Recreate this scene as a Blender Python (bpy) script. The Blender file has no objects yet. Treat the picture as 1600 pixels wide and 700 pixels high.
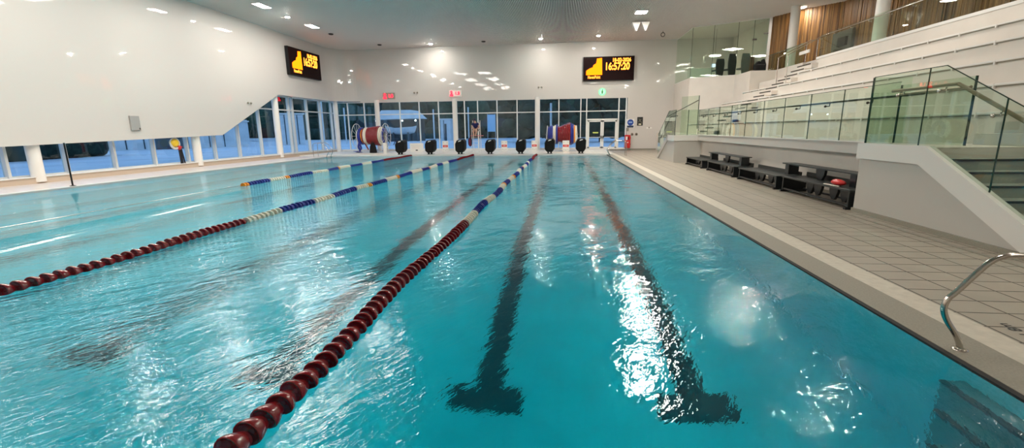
import bpy, math, random
from mathutils import Vector, Matrix
random.seed(7)
S = bpy.context.scene
COL = S.collection
PI = math.pi

# ------------------------------------------------------------------ materials
def mat(name, col=(0.8, 0.8, 0.8), rough=0.5, metal=0.0, coat=0.0, emis=None, estr=0.0, spec=0.5, coat_rough=0.03, noise=0.0, nscale=6.0):
    m = bpy.data.materials.new(name); m.use_nodes = True
    nt = m.node_tree; b = nt.nodes['Principled BSDF']
    b.inputs['Base Color'].default_value = (*col, 1)
    b.inputs['Roughness'].default_value = rough
    b.inputs['Metallic'].default_value = metal
    b.inputs['Coat Weight'].default_value = coat
    b.inputs['Coat Roughness'].default_value = coat_rough
    b.inputs['Specular IOR Level'].default_value = spec
    if emis:
        b.inputs['Emission Color'].default_value = (*emis, 1)
        b.inputs['Emission Strength'].default_value = estr
    if noise > 0:
        tc = nt.nodes.new('ShaderNodeTexCoord'); n = nt.nodes.new('ShaderNodeTexNoise')
        n.inputs['Scale'].default_value = nscale; n.inputs['Detail'].default_value = 4
        r = nt.nodes.new('ShaderNodeValToRGB')
        lo = tuple(max(0, c * (1 - noise)) for c in col); hi = tuple(min(1, c * (1 + noise)) for c in col)
        r.color_ramp.elements[0].position = 0.3; r.color_ramp.elements[1].position = 0.7
        r.color_ramp.elements[0].color = (*lo, 1); r.color_ramp.elements[1].color = (*hi, 1)
        nt.links.new(tc.outputs['Object'], n.inputs['Vector']); nt.links.new(n.outputs['Fac'], r.inputs['Fac'])
        nt.links.new(r.outputs['Color'], b.inputs['Base Color'])
    return m

def bump(m, scale, strength, dist=0.02, stretch=(1, 1, 1), coat_only=False, detail=3):
    nt = m.node_tree; b = nt.nodes['Principled BSDF']
    tc = nt.nodes.new('ShaderNodeTexCoord'); mp = nt.nodes.new('ShaderNodeMapping'); n = nt.nodes.new('ShaderNodeTexNoise')
    mp.inputs['Scale'].default_value = stretch; n.inputs['Scale'].default_value = scale; n.inputs['Detail'].default_value = detail
    bm_ = nt.nodes.new('ShaderNodeBump'); bm_.inputs['Strength'].default_value = strength; bm_.inputs['Distance'].default_value = dist
    nt.links.new(tc.outputs['Object'], mp.inputs['Vector']); nt.links.new(mp.outputs[0], n.inputs['Vector'])
    nt.links.new(n.outputs['Fac'], bm_.inputs['Height'])
    if not coat_only: nt.links.new(bm_.outputs[0], b.inputs['Normal'])
    nt.links.new(bm_.outputs[0], b.inputs['Coat Normal'])

def brick_mat(name, c1, c2, mortar, w, h, ms, axes='xy', rough=0.4, coat=0.0, offset=0.0, off=(0, 0)):
    m = mat(name, c1, rough, coat=coat); nt = m.node_tree; b = nt.nodes['Principled BSDF']
    tc = nt.nodes.new('ShaderNodeTexCoord'); sp = nt.nodes.new('ShaderNodeSeparateXYZ'); cb = nt.nodes.new('ShaderNodeCombineXYZ')
    nt.links.new(tc.outputs['Object'], sp.inputs[0])
    mp = nt.nodes.new('ShaderNodeMapping'); mp.inputs['Location'].default_value = (off[0], off[1], 0)
    nt.links.new(sp.outputs[axes[0].upper()], cb.inputs['X']); nt.links.new(sp.outputs[axes[1].upper()], cb.inputs['Y'])
    nt.links.new(cb.outputs[0], mp.inputs['Vector'])
    br = nt.nodes.new('ShaderNodeTexBrick')
    br.offset = offset; br.inputs['Scale'].default_value = 1.0
    br.inputs['Brick Width'].default_value = w; br.inputs['Row Height'].default_value = h
    br.inputs['Mortar Size'].default_value = ms; br.inputs['Mortar Smooth'].default_value = 0.1
    br.inputs['Color1'].default_value = (*c1, 1); br.inputs['Color2'].default_value = (*c2, 1); br.inputs['Mortar'].default_value = (*mortar, 1)
    nt.links.new(mp.outputs[0], br.inputs['Vector'])
    n = nt.nodes.new('ShaderNodeTexNoise'); n.inputs['Scale'].default_value = 2.2; n.inputs['Detail'].default_value = 5
    nt.links.new(tc.outputs['Object'], n.inputs['Vector'])
    r = nt.nodes.new('ShaderNodeMapRange'); r.inputs['To Min'].default_value = 0.86; r.inputs['To Max'].default_value = 1.1
    nt.links.new(n.outputs['Fac'], r.inputs['Value'])
    mx = nt.nodes.new('ShaderNodeMix'); mx.data_type = 'RGBA'; mx.blend_type = 'MULTIPLY'; mx.inputs[0].default_value = 1
    nt.links.new(br.outputs['Color'], mx.inputs[6]); nt.links.new(r.outputs[0], mx.inputs[7])
    nt.links.new(mx.outputs[2], b.inputs['Base Color'])
    bp = nt.nodes.new('ShaderNodeBump'); bp.inputs['Strength'].default_value = 0.3; bp.inputs['Distance'].default_value = 0.004; bp.invert = True
    nt.links.new(br.outputs['Fac'], bp.inputs['Height']); nt.links.new(bp.outputs[0], b.inputs['Normal'])
    return m

def glass_mat(name, tint, rough=0.0, refl=0.04):
    # architectural glass: tinted see-through sheet with fresnel reflections
    m = bpy.data.materials.new(name); m.use_nodes = True; nt = m.node_tree; nt.nodes.clear()
    o = nt.nodes.new('ShaderNodeOutputMaterial'); t = nt.nodes.new('ShaderNodeBsdfTransparent'); g = nt.nodes.new('ShaderNodeBsdfGlossy')
    t.inputs[0].default_value = (*tint, 1); g.inputs['Roughness'].default_value = rough; g.inputs[0].default_value = (0.95, 1, 0.97, 1)
    ge = nt.nodes.new('ShaderNodeNewGeometry'); dp = nt.nodes.new('ShaderNodeVectorMath'); dp.operation = 'DOT_PRODUCT'
    nt.links.new(ge.outputs['Normal'], dp.inputs[0]); nt.links.new(ge.outputs['Incoming'], dp.inputs[1])
    def mth(op, a, b=0.0):
        n = nt.nodes.new('ShaderNodeMath'); n.operation = op
        for i, x in enumerate((a, b)):
            if isinstance(x, (int, float)): n.inputs[i].default_value = x
            else: nt.links.new(x, n.inputs[i])
        return n.outputs[0]
    fr = mth('ADD', mth('MULTIPLY', mth('POWER', mth('SUBTRACT', 1.0, mth('ABSOLUTE', dp.outputs['Value'])), 5.0), 1 - refl), refl)
    mx = nt.nodes.new('ShaderNodeMixShader')
    nt.links.new(fr, mx.inputs[0]); nt.links.new(t.outputs[0], mx.inputs[1]); nt.links.new(g.outputs[0], mx.inputs[2])
    nt.links.new(mx.outputs[0], o.inputs[0])
    return m

def emit_mat(name, col, s):
    m = bpy.data.materials.new(name); m.use_nodes = True; nt = m.node_tree; nt.nodes.clear()
    o = nt.nodes.new('ShaderNodeOutputMaterial'); e = nt.nodes.new('ShaderNodeEmission')
    e.inputs[0].default_value = (*col, 1); e.inputs[1].default_value = s; nt.links.new(e.outputs[0], o.inputs[0])
    return m

M = {}
M['wall'] = mat('glazed_wall', (0.60, 0.57, 0.535), 0.45, coat=0.85, coat_rough=0.02)
bump(M['wall'], 2.2, 0.10, 0.02, coat_only=True, stretch=(1, 1, 1), detail=2)
M['plaster'] = mat('white_plaster', (0.66, 0.61, 0.55), 0.55, noise=0.03, nscale=1.5)
M['stairwall'] = mat('satin_panel', (0.50, 0.475, 0.435), 0.35, noise=0.02, nscale=0.8)
M['ceil_slat'] = mat('ceiling_slat', (0.80, 0.74, 0.69), 0.5)
M['ceil_void'] = mat('ceiling_void', (0.05, 0.045, 0.045), 0.9)
M['deck'] = brick_mat('deck_tile', (0.37, 0.325, 0.26), (0.35, 0.31, 0.25), (0.06, 0.05, 0.035), 0.42, 0.31, 0.009, 'xy', 0.42, off=(0.15, 0.0))
M['deck_end'] = brick_mat('end_deck_tile', (0.82, 0.78, 0.69), (0.80, 0.76, 0.67), (0.4, 0.37, 0.3), 0.3, 0.3, 0.004, 'xy', 0.35)
M['gutter'] = mat('gutter_stone', (0.27, 0.25, 0.20), 0.5, noise=0.12, nscale=60)
M['strip'] = mat('coping_strip', (0.56, 0.51, 0.42), 0.45, noise=0.08, nscale=12)
M['grate'] = mat('dark_gap', (0.02, 0.02, 0.02), 0.8)
M['pink_deck'] = brick_mat('side_deck_tile', (0.62, 0.55, 0.50), (0.60, 0.53, 0.48), (0.45, 0.4, 0.36), 0.3, 0.3, 0.004, 'xy', 0.35)
M['beige'] = mat('beige_upstand', (0.52, 0.42, 0.33), 0.45)
M['white'] = mat('white_paint', (0.70, 0.68, 0.64), 0.35)
M['column'] = mat('column_paint', (0.80, 0.77, 0.72), 0.4)
M['frame'] = mat('frame_paint', (0.58, 0.59, 0.58), 0.4)
M['frame_far'] = mat('frame_paint_light', (0.78, 0.78, 0.74), 0.4)
M['glass_win'] = glass_mat('window_glass', (0.80, 0.90, 0.95))
M['glass_green'] = glass_mat('green_glass', (0.865, 0.92, 0.86))
M['glass_edge'] = mat('glass_edge', (0.02, 0.05, 0.035), 0.1)
M['steel'] = mat('stainless', (0.62, 0.58, 0.53), 0.16, 1.0)
M['bronze'] = mat('oak_handrail', (0.30, 0.24, 0.16), 0.3, 0.35)
M['dark_metal'] = mat('dark_metal', (0.06, 0.055, 0.045), 0.35, 0.5)
M['black'] = mat('black_plastic', (0.010, 0.010, 0.011), 0.4, spec=0.25)
M['cover'] = mat('black_vinyl', (0.006, 0.0055, 0.005), 0.6, spec=0.2)
M['bench'] = mat('bench_black', (0.012, 0.016, 0.018), 0.3)
M['bench_top'] = mat('bench_top_grey', (0.022, 0.027, 0.027), 0.35)
M['red'] = mat('float_red', (0.23, 0.005, 0.010), 0.22, coat=0.6)
M['rwhite'] = mat('float_white', (0.78, 0.74, 0.62), 0.35)
M['rblue'] = mat('float_blue', (0.015, 0.03, 0.26), 0.3)
M['ryellow'] = mat('float_orange', (0.85, 0.30, 0.02), 0.35)
M['redpaint'] = mat('red_paint', (0.60, 0.02, 0.02), 0.3)
M['wood'] = None
M['screen'] = mat('screen_black', (0.012, 0.002, 0.002), 0.5, spec=0.1)
M['led'] = emit_mat('led_orange', (1.0, 0.17, 0.003), 3.5)
M['led_bright'] = emit_mat('led_yellow', (1.0, 0.28, 0.03), 3.5)
M['led_red'] = emit_mat('led_red', (1.0, 0.012, 0.025), 6.0)
M['led_green'] = emit_mat('exit_green', (0.10, 1.0, 0.22), 3.0)
M['lamp'] = emit_mat('lamp_lens', (1.0, 0.95, 0.86), 40.0)
M['lamp_soft'] = emit_mat('lamp_lens_small', (1.0, 0.93, 0.82), 14.0)
M['sign_white'] = mat('sign_white', (0.8, 0.79, 0.75), 0.5)
M['sign_blue'] = mat('sign_blue', (0.01, 0.06, 0.32), 0.4)
M['ink'] = mat('ink_black', (0.02, 0.02, 0.02), 0.5)
M['skin'] = mat('skin', (0.55, 0.33, 0.24), 0.5)
M['navy'] = mat('navy_shirt', (0.01, 0.015, 0.10), 0.8)
M['shorts'] = mat('black_shorts', (0.01, 0.01, 0.015), 0.8)
M['hair'] = mat('dark_hair', (0.02, 0.02, 0.05), 0.7)
M['pink'] = mat('pink_board', (0.75, 0.22, 0.25), 0.5)
M['lane'] = mat('lane_tile_dark', (0.004, 0.045, 0.07), 0.4)

def wood_mat():
    m = mat('timber_boards', (0.3, 0.16, 0.05), 0.5); nt = m.node_tree; b = nt.nodes['Principled BSDF']
    tc = nt.nodes.new('ShaderNodeTexCoord'); mp = nt.nodes.new('ShaderNodeMapping'); mp.inputs['Scale'].default_value = (9, 9, 0.25)
    n = nt.nodes.new('ShaderNodeTexNoise'); n.inputs['Scale'].default_value = 1.0; n.inputs['Detail'].default_value = 4
    r = nt.nodes.new('ShaderNodeValToRGB'); e = r.color_ramp.elements
    e[0].position = 0.32; e[0].color = (0.07, 0.028, 0.006, 1); e[1].position = 0.68; e[1].color = (0.40, 0.205, 0.055, 1)
    x = r.color_ramp.elements.new(0.5); x.color = (0.24, 0.115, 0.03, 1)
    nt.links.new(tc.outputs['Object'], mp.inputs[0]); nt.links.new(mp.outputs[0], n.inputs['Vector']); nt.links.new(n.outputs['Fac'], r.inputs[0])
    nt.links.new(r.outputs[0], b.inputs['Base Color'])
    return m
M['wood'] = wood_mat()

# ------------------------------------------------------------------ mesh builder
class MB:
    def __init__(s): s.v = []; s.f = []; s.sm = []
    def add(s, vs, fs, smooth=False):
        o = len(s.v); s.v += [tuple(v) for v in vs]; s.f += [tuple(i + o for i in f) for f in fs]; s.sm += [smooth] * len(fs); return s
    def box(s, x0, x1, y0, y1, z0, z1):
        vs = [(x, y, z) for z in (z0, z1) for y in (y0, y1) for x in (x0, x1)]
        return s.add(vs, [(0, 2, 3, 1), (4, 5, 7, 6), (0, 1, 5, 4), (2, 6, 7, 3), (0, 4, 6, 2), (1, 3, 7, 5)])
    def bar(s, a, b, w, d, up=(0, 0, 1)):
        a = Vector(a); b = Vector(b); t = (b - a).normalized(); u = Vector(up)
        if abs(t.dot(u)) > 0.98: u = Vector((0, 1, 0))
        r = t.cross(u).normalized(); n = r.cross(t).normalized()
        vs = [p + r * sx * w / 2 + n * sn * d / 2 for p in (a, b) for sn in (-1, 1) for sx in (-1, 1)]
        return s.add(vs, [(0, 2, 3, 1), (4, 5, 7, 6), (0, 1, 5, 4), (2, 6, 7, 3), (0, 4, 6, 2), (1, 3, 7, 5)])
    def prism(s, pts, axis, a, b):
        # pts 2D polygon, extruded along axis between a and b
        def P(p, c):
            return {'x': (c, p[0], p[1]), 'y': (p[0], c, p[1]), 'z': (p[0], p[1], c)}[axis]
        n = len(pts); vs = [P(p, a) for p in pts] + [P(p, b) for p in pts]
        fs = [tuple(range(n))[::-1], tuple(range(n, 2 * n))] + [(i, (i + 1) % n, n + (i + 1) % n, n + i) for i in range(n)]
        return s.add(vs, fs)
    def tube(s, pts, r, n=10, cap=True):
        pts = [Vector(p) for p in pts]; rings = []; prev = None
        rr = r if isinstance(r, (list, tuple)) else [r] * len(pts)
        for i, p in enumerate(pts):
            if i == 0: t = pts[1] - p
            elif i == len(pts) - 1: t = p - pts[-2]
            else: t = (pts[i + 1] - p).normalized() + (p - pts[i - 1]).normalized()
            t.normalize()
            if prev is None:
                u = Vector((0, 0, 1)) if abs(t.z) < 0.9 else Vector((1, 0, 0)); a = t.cross(u).normalized()
            else: a = (prev - t * prev.dot(t)).normalized()
            prev = a; b = t.cross(a)
            rings.append([p + (a * math.cos(2 * PI * k / n) + b * math.sin(2 * PI * k / n)) * rr[i] for k in range(n)])
        vs = [v for r_ in rings for v in r_]; fs = []
        for i in range(len(pts) - 1):
            for k in range(n): fs.append((i * n + k, i * n + (k + 1) % n, (i + 1) * n + (k + 1) % n, (i + 1) * n + k))
        s.add(vs, fs, True)
        if cap: s.add(rings[0], [tuple(range(n))[::-1]]); s.add(rings[-1], [tuple(range(n))])
        return s
    def lathe(s, prof, c, axis='z', n=16, smooth=True):
        # prof: (radius, height) list
        vs = []; c = Vector(c)
        for r, h in prof:
            for k in range(n):
                a = 2 * PI * k / n; x, y = r * math.cos(a), r * math.sin(a)
                vs.append(c + Vector({'z': (x, y, h), 'y': (x, h, y), 'x': (h, x, y)}[axis]))
        m = len(prof)
        fs = [(i * n + k, i * n + (k + 1) % n, (i + 1) * n + (k + 1) % n, (i + 1) * n + k) for i in range(m - 1) for k in range(n)]
        s.add(vs, fs, smooth)
        if prof[0][0] > 1e-5: s.add(vs[:n], [tuple(range(n))[::-1]])
        if prof[-1][0] > 1e-5: s.add(vs[-n:], [tuple(range(n))])
        return s
    def ball(s, c, r, nu=12, nv=8, sc=(1, 1, 1), jit=0.0, rnd=None):
        c = Vector(c); vs = [c + Vector((0, 0, r * sc[2]))]
        for i in range(1, nv):
            th = PI * i / nv
            for k in range(nu):
                ph = 2 * PI * k / nu; j = 1 + (rnd.uniform(-jit, jit) if rnd else 0)
                vs.append(c + Vector((math.sin(th) * math.cos(ph) * r * sc[0], math.sin(th) * math.sin(ph) * r * sc[1], math.cos(th) * r * sc[2])) * j)
        vs.append(c - Vector((0, 0, r * sc[2]))); L = len(vs) - 1; fs = []
        for k in range(nu): fs.append((0, 1 + k, 1 + (k + 1) % nu)); fs.append((L, L - nu + (k + 1) % nu, L - nu + k))
        for i in range(nv - 2):
            for k in range(nu):
                a = 1 + i * nu; fs.append((a + k, a + nu + k, a + nu + (k + 1) % nu, a + (k + 1) % nu))
        return s.add(vs, fs, True)
    def torus(s, c, R, r, axis='x', n=28, m=8, wob=0.0):
        c = Vector(c); vs = []
        for i in range(n):
            a = 2 * PI * i / n
            for k in range(m):
                b = 2 * PI * k / m; rr = R + r * (1 + wob * (i % 2)) * math.cos(b); h = r * math.sin(b)
                p = {'x': (h, rr * math.cos(a), rr * math.sin(a)), 'y': (rr * math.cos(a), h, rr * math.sin(a)), 'z': (rr * math.cos(a), rr * math.sin(a), h)}[axis]
                vs.append(c + Vector(p))
        return s.add(vs, [(i * m + k, ((i + 1) % n) * m + k, ((i + 1) % n) * m + (k + 1) % m, i * m + (k + 1) % m) for i in range(n) for k in range(m)], True)
    def build(s, name, m, parent=None, loc=(0, 0, 0), bevel=0.0):
        me = bpy.data.meshes.new(name); me.from_pydata([tuple(Vector(v) - Vector(loc)) for v in s.v], [], s.f)
        me.polygons.foreach_set('use_smooth', s.sm); me.update()
        if isinstance(m, str): m = M[m]
        me.materials.append(m)
        import bmesh
        bm = bmesh.new(); bm.from_mesh(me); bmesh.ops.recalc_face_normals(bm, faces=bm.faces); bm.to_mesh(me); bm.free()
        o = bpy.data.objects.new(name, me); COL.objects.link(o)
        if parent:
            o.parent = parent
            o.location = Vector(loc)
        else: o.location = loc
        if bevel:
            b = o.modifiers.new('bevel', 'BEVEL'); b.width = bevel; b.segments = 2; b.limit_method = 'ANGLE'
        return o

def empty(name, loc=(0, 0, 0), rz=0.0):
    o = bpy.data.objects.new(name, None); COL.objects.link(o); o.location = loc; o.rotation_euler = (0, 0, rz); o.empty_display_size = 0.2
    return o
def tag(o, label, cat, group=None, kind=None):
    o['label'] = label; o['category'] = cat
    if group: o['group'] = group
    if kind: o['kind'] = kind
    return o
def struct(o, label=None):
    o['kind'] = 'structure'
    if label: o['label'] = label
    return o
def copy_tree(o, parent=None):
    c = o.copy(); COL.objects.link(c); c.parent = parent
    for ch in list(o.children): copy_tree(ch, c)
    return c
_font_cache = {}
def text_mb(txt, size, to_world, depth=0.004, bold=0.0):
    # lettering as mesh; to_world maps (x, y, z_out) to a position
    cu = bpy.data.curves.new('lettering', 'FONT'); cu.body = txt; cu.size = size; cu.extrude = depth / 2; cu.offset = bold
    cu.align_x = 'CENTER'; cu.align_y = 'CENTER'; cu.resolution_u = 3
    ob = bpy.data.objects.new('lettering', cu); COL.objects.link(ob)
    dg = bpy.context.evaluated_depsgraph_get(); dg.update()
    me = bpy.data.meshes.new_from_object(ob.evaluated_get(dg))
    mb = MB(); mb.add([to_world(v.co.x, v.co.y, v.co.z) for v in me.vertices], [tuple(p.vertices) for p in me.polygons])
    bpy.data.objects.remove(ob); bpy.data.curves.remove(cu); bpy.data.meshes.remove(me)
    return mb

# ------------------------------------------------------------------ camera
F = 705.0
vy = Vector((80, -148.5, F)).normalized(); vz = -Vector((42, 3370, F)).normalized(); vz = (vz - vy * vz.dot(vy)).normalized(); vx = vy.cross(vz)
if vx.x < 0: vx = -vx
right = Vector((vx.x, vy.x, vz.x)); down = Vector((vx.y, vy.y, vz.y)); fwd = Vector((vx.z, vy.z, vz.z))
H = 1.7
cd = bpy.data.cameras.new('camera'); cam = bpy.data.objects.new('camera', cd); COL.objects.link(cam); S.camera = cam
cd.sensor_width = 36; cd.lens = F / 1600 * 36; cd.clip_start = 0.05; cd.clip_end = 2000
cam.matrix_world = Matrix(((right.x, -down.x, -fwd.x, 0), (right.y, -down.y, -fwd.y, 0), (right.z, -down.z, -fwd.z, H), (0, 0, 0, 1)))

# ------------------------------------------------------------------ pool and water
PX0, PX1, PY0, PY1, DEP = -16.4, 2.9, 1.0, 31.0, -1.75
M['pool_tile'] = brick_mat('pool_tile', (0.10, 0.70, 0.80), (0.095, 0.68, 0.785), (0.09, 0.62, 0.72), 0.25, 0.25, 0.004, 'xy', 0.3)
pm = MB()
pm.add([(PX0, PY0, DEP), (PX1, PY0, DEP), (PX1, PY1, DEP), (PX0, PY1, DEP)], [(0, 1, 2, 3)])
for a, b in (((PX0, PY0), (PX1, PY0)), ((PX1, PY0), (PX1, PY1)), ((PX1, PY1), (PX0, PY1)), ((PX0, PY1), (PX0, PY0))):
    pm.add([(a[0], a[1], DEP), (b[0], b[1], DEP), (b[0], b[1], -.03), (a[0], a[1], -.03)], [(0, 1, 2, 3)])
basin = struct(pm.build('pool_basin', 'pool_tile'), 'turquoise tiled pool basin under the water')
LANES = [1.28, -0.76, -3.02, -5.1, -7.2, -9.35, -11.45, -13.6]
for i, lx in enumerate(LANES):
    l = MB().box(lx - 0.14, lx + 0.14, 4.15, 29.0, DEP, DEP + 0.006); l.box(lx - 0.36, lx + 0.36, 3.83, 4.17, DEP, DEP + 0.006); l.box(lx - 0.36, lx + 0.36, 29.0, 29.3, DEP, DEP + 0.006)
    l.build('lane_line', 'lane', basin)
# underwater steps along the right wall at the near end
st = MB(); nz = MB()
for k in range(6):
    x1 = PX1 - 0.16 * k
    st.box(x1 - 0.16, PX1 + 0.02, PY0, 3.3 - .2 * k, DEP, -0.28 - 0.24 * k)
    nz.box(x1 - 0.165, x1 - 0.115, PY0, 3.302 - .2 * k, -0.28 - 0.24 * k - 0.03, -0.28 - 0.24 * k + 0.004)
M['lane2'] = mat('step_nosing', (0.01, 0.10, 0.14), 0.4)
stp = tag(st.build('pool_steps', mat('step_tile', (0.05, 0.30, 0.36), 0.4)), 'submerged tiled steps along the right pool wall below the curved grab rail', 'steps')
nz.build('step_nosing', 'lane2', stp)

def water_mat():
    m = bpy.data.materials.new('pool_water'); m.use_nodes = True; nt = m.node_tree; nt.nodes.clear(); L = nt.links
    N = nt.nodes.new
    o = N('ShaderNodeOutputMaterial'); tc = N('ShaderNodeTexCoord')
    def noise(scale, stretch, rot=0.0, detail=2, w=None, dist=0.0):
        m0 = N('ShaderNodeMapping'); m0.inputs['Rotation'].default_value = (0, 0, rot); mp = N('ShaderNodeMapping'); mp.inputs['Scale'].default_value = stretch
        n = N('ShaderNodeTexNoise'); n.inputs['Scale'].default_value = scale; n.inputs['Detail'].default_value = detail; n.inputs['Distortion'].default_value = dist
        L.new(tc.outputs['Object'], m0.inputs[0]); L.new(m0.outputs[0], mp.inputs[0]); L.new(mp.outputs[0], n.inputs['Vector']); return n.outputs['Fac']
    def math_(op, a, b):
        n = N('ShaderNodeMath'); n.operation = op
        for i, x in enumerate((a, b)):
            if isinstance(x, (int, float)): n.inputs[i].default_value = x
            else: L.new(x, n.inputs[i])
        return n.outputs[0]
    def mrange(x, a, b, c, d):
        n = N('ShaderNodeMapRange'); n.inputs['From Min'].default_value = a; n.inputs['From Max'].default_value = b; n.inputs['To Min'].default_value = c; n.inputs['To Max'].default_value = d
        n.interpolation_type = 'SMOOTHSTEP'; L.new(x, n.inputs['Value']); return n.outputs[0]
    sp = N('ShaderNodeSeparateXYZ'); L.new(tc.outputs['Object'], sp.inputs[0])
    big = noise(0.9, (1, 0.8, 1), 0.5, 2)            # long swell
    mid = noise(5.2, (1, 0.36, 1), 0.6, 3, dist=0.6)     # wavelets
    fine = noise(24.0, (1, 0.40, 1), 0.5, 3, dist=0.4)     # ripples
    patch = mrange(noise(0.33, (1, 0.6, 1), 0.2, 2), 0.42, 0.62, 0.0, 1.0)
    far_ = mrange(sp.outputs['Y'], 7.0, 20.0, 1.0, 2.6); rough_side = math_('MULTIPLY', far_, mrange(sp.outputs['X'], -5.2, -2.4, 1.25, 0.42))     # left lanes stirred by swimmers
    amt = math_('MULTIPLY', rough_side, math_('ADD', 0.55, math_('MULTIPLY', patch, 0.75)))
    sw2 = noise(1.9, (1, 0.8, 1), 0.9, 2, dist=0.4)
    far2 = mrange(sp.outputs['Y'], 8.0, 16.0, 0.0, 0.050)
    h = math_('ADD', math_('ADD', math_('MULTIPLY', big, 0.045), math_('MULTIPLY', sw2, far2)), math_('MULTIPLY', math_('ADD', math_('MULTIPLY', mid, 0.026), math_('MULTIPLY', fine, 0.0115)), amt))
    bp = N('ShaderNodeBump'); bp.inputs['Strength'].default_value = 1.0; bp.inputs['Distance'].default_value = 1.0; L.new(h, bp.inputs['Height'])
    gl = N('ShaderNodeBsdfGlass'); gl.inputs['IOR'].default_value = 1.33; gl.inputs['Roughness'].default_value = 0.0
    L.new(bp.outputs[0], gl.inputs['Normal'])
    L.new(gl.outputs[0], o.inputs['Surface'])
    va = N('ShaderNodeVolumeAbsorption'); va.inputs['Color'].default_value = (0.0, 0.92, 0.955, 1); va.inputs['Density'].default_value = 0.85
    L.new(va.outputs[0], o.inputs['Volume'])
    return m
M['water'] = water_mat()
wt = MB().box(PX0 - 0.05, PX1 + 0.05, PY0 - 0.05, PY1 + 0.05, DEP - 0.1, -0.012).build('pool_water', 'water')
tag(wt, 'rippling turquoise pool water', 'water', kind='stuff')

# decks
def slab(name, mt, x0, x1, y0, y1, z0, z1, label=None):
    return struct(MB().box(x0, x1, y0, y1, z0, z1).build(name, mt), label)
slab('floor', 'deck', 3.6, 15.5, -5, 37.2, -0.4, 0.0, 'beige tiled pool deck')
slab('trim_1', 'strip', 3.31, 3.6, -5, 37.2, -0.4, 0.001, 'pale coping strip beside the gutter')
slab('trim_2', 'gutter', PX1 + 0.045, 3.31, -5, 31.0, -0.4, 0.0, 'grey stone gutter at the pool edge')
slab('trim_3', 'grate', PX1 - 0.002, PX1 + 0.045, PY0, 31.0, -0.04, -0.004, 'dark overflow gap')
slab('floor_end', 'deck_end', -19.5, 3.31, 31.0, 37.2, -0.4, 0.06, 'pale end deck under the starting blocks')
slab('floor_near', 'deck', -19.5, PX1 + 0.045, -5, PY0, -0.4, 0.0, 'near deck')
slab('floor_side', 'pink_deck', -18.9, PX0 - 0.18, PY0, 31.0, -0.4, 0.0, 'narrow side deck below the windows')
slab('trim_4', 'white', PX0 - 0.18, PX0, PY0, 31.0, -0.4, 0.012, 'white edge of the side deck')
slab('trim_5', 'white', PX0, PX1 + 0.4, 30.97, 31.02, -0.4, 0.065)
# left upstand and ledge
slab('trim_6', 'beige', -19.45, -18.9, -5, 37.2, -0.4, 0.21, 'beige upstand under the left windows')
slab('trim_7', 'white', -19.45, -18.87, -5, 37.2, 0.21, 0.245, 'white ledge under the left windows')
slab('trim_8', 'white', -18.87, 5.0, 36.95, 37.4, 0.06, 0.16, 'white sill of the far windows')

# ------------------------------------------------------------------ walls
CZ = 8.2
wl = MB()
prof = [(-5, 1.1), (13.3, 1.34), (23.5, 1.6), (29.0, 4.14), (35.3, 4.14), (35.3, CZ + .3), (-5, CZ + .3)]
wl.prism(prof, 'x', -19.1, -18.7)
o = struct(wl.build('wall_left', 'wall'), 'glossy white wall with slanting lower edge')
arc = MB(); R0 = 1.9; cxx, cyy = -16.8, 35.3; n = 14
pin = [(cxx - R0 * math.cos(PI / 2 * i / n), cyy + R0 * math.sin(PI / 2 * i / n)) for i in range(n + 1)]
outer = [(-19.1, 35.3), (-19.1, 37.6), (-16.8, 37.6)]
for i in range(n):
    a, b = pin[i], pin[i + 1]
    arc.add([(a[0], a[1], 4.14), (b[0], b[1], 4.14), (b[0], b[1], CZ + .3), (a[0], a[1], CZ + .3)], [(0, 1, 2, 3)], True)
poly = pin + outer[::-1]
arc.add([(p[0], p[1], 4.14) for p in poly], [tuple(range(len(poly)))])
struct(arc.build('wall_corner', 'wall'), 'curved glossy corner of the white walls')
wf = MB(); wf.box(-16.8, 4.98, 37.2, 37.6, 4.08, CZ + .3); wf.box(4.98, 16, 37.2, 37.6, -0.4, CZ + .3)
wf.box(-16.8, 4.98, 37.18, 37.42, 4.02, 4.08)
struct(wf.build('wall_far', 'wall'), 'glossy white end wall above the windows')
struct(MB().box(3.62, 7.3, 37.17, 37.2, 0.0, 0.11).build('baseboard_far', 'gutter'), 'grey skirting')
slab('wall_near', 'plaster', -19.5, 16, -5.3, -5, -0.4, CZ + .3)
slab('wall_bench', 'plaster', 6.75, 7.0, 9.7, 23.2, -0.1, 1.06, 'white wall behind the black benches')
slab('baseboard_right', 'gutter', 6.73, 6.75, 9.7, 23.2, 0.0, 0.09)
# ceiling: long slats hung below a dark void
cs = MB(); pitch = 0.09; x = -18.9
while x < 15.6:
    cs.box(x, x + 0.042, -5, 37.2, CZ, CZ + 0.06); x += pitch
struct(cs.build('ceiling', 'ceil_slat'), 'slatted grey ceiling')
slab('ceiling_void', 'ceil_void', -19.5, 16, -5, 37.6, CZ + 0.12, CZ + 0.3)
slab('trim_9', 'white', -18.7, -18.62, -5, 35.3, CZ - 0.02, CZ + 0.05)

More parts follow.
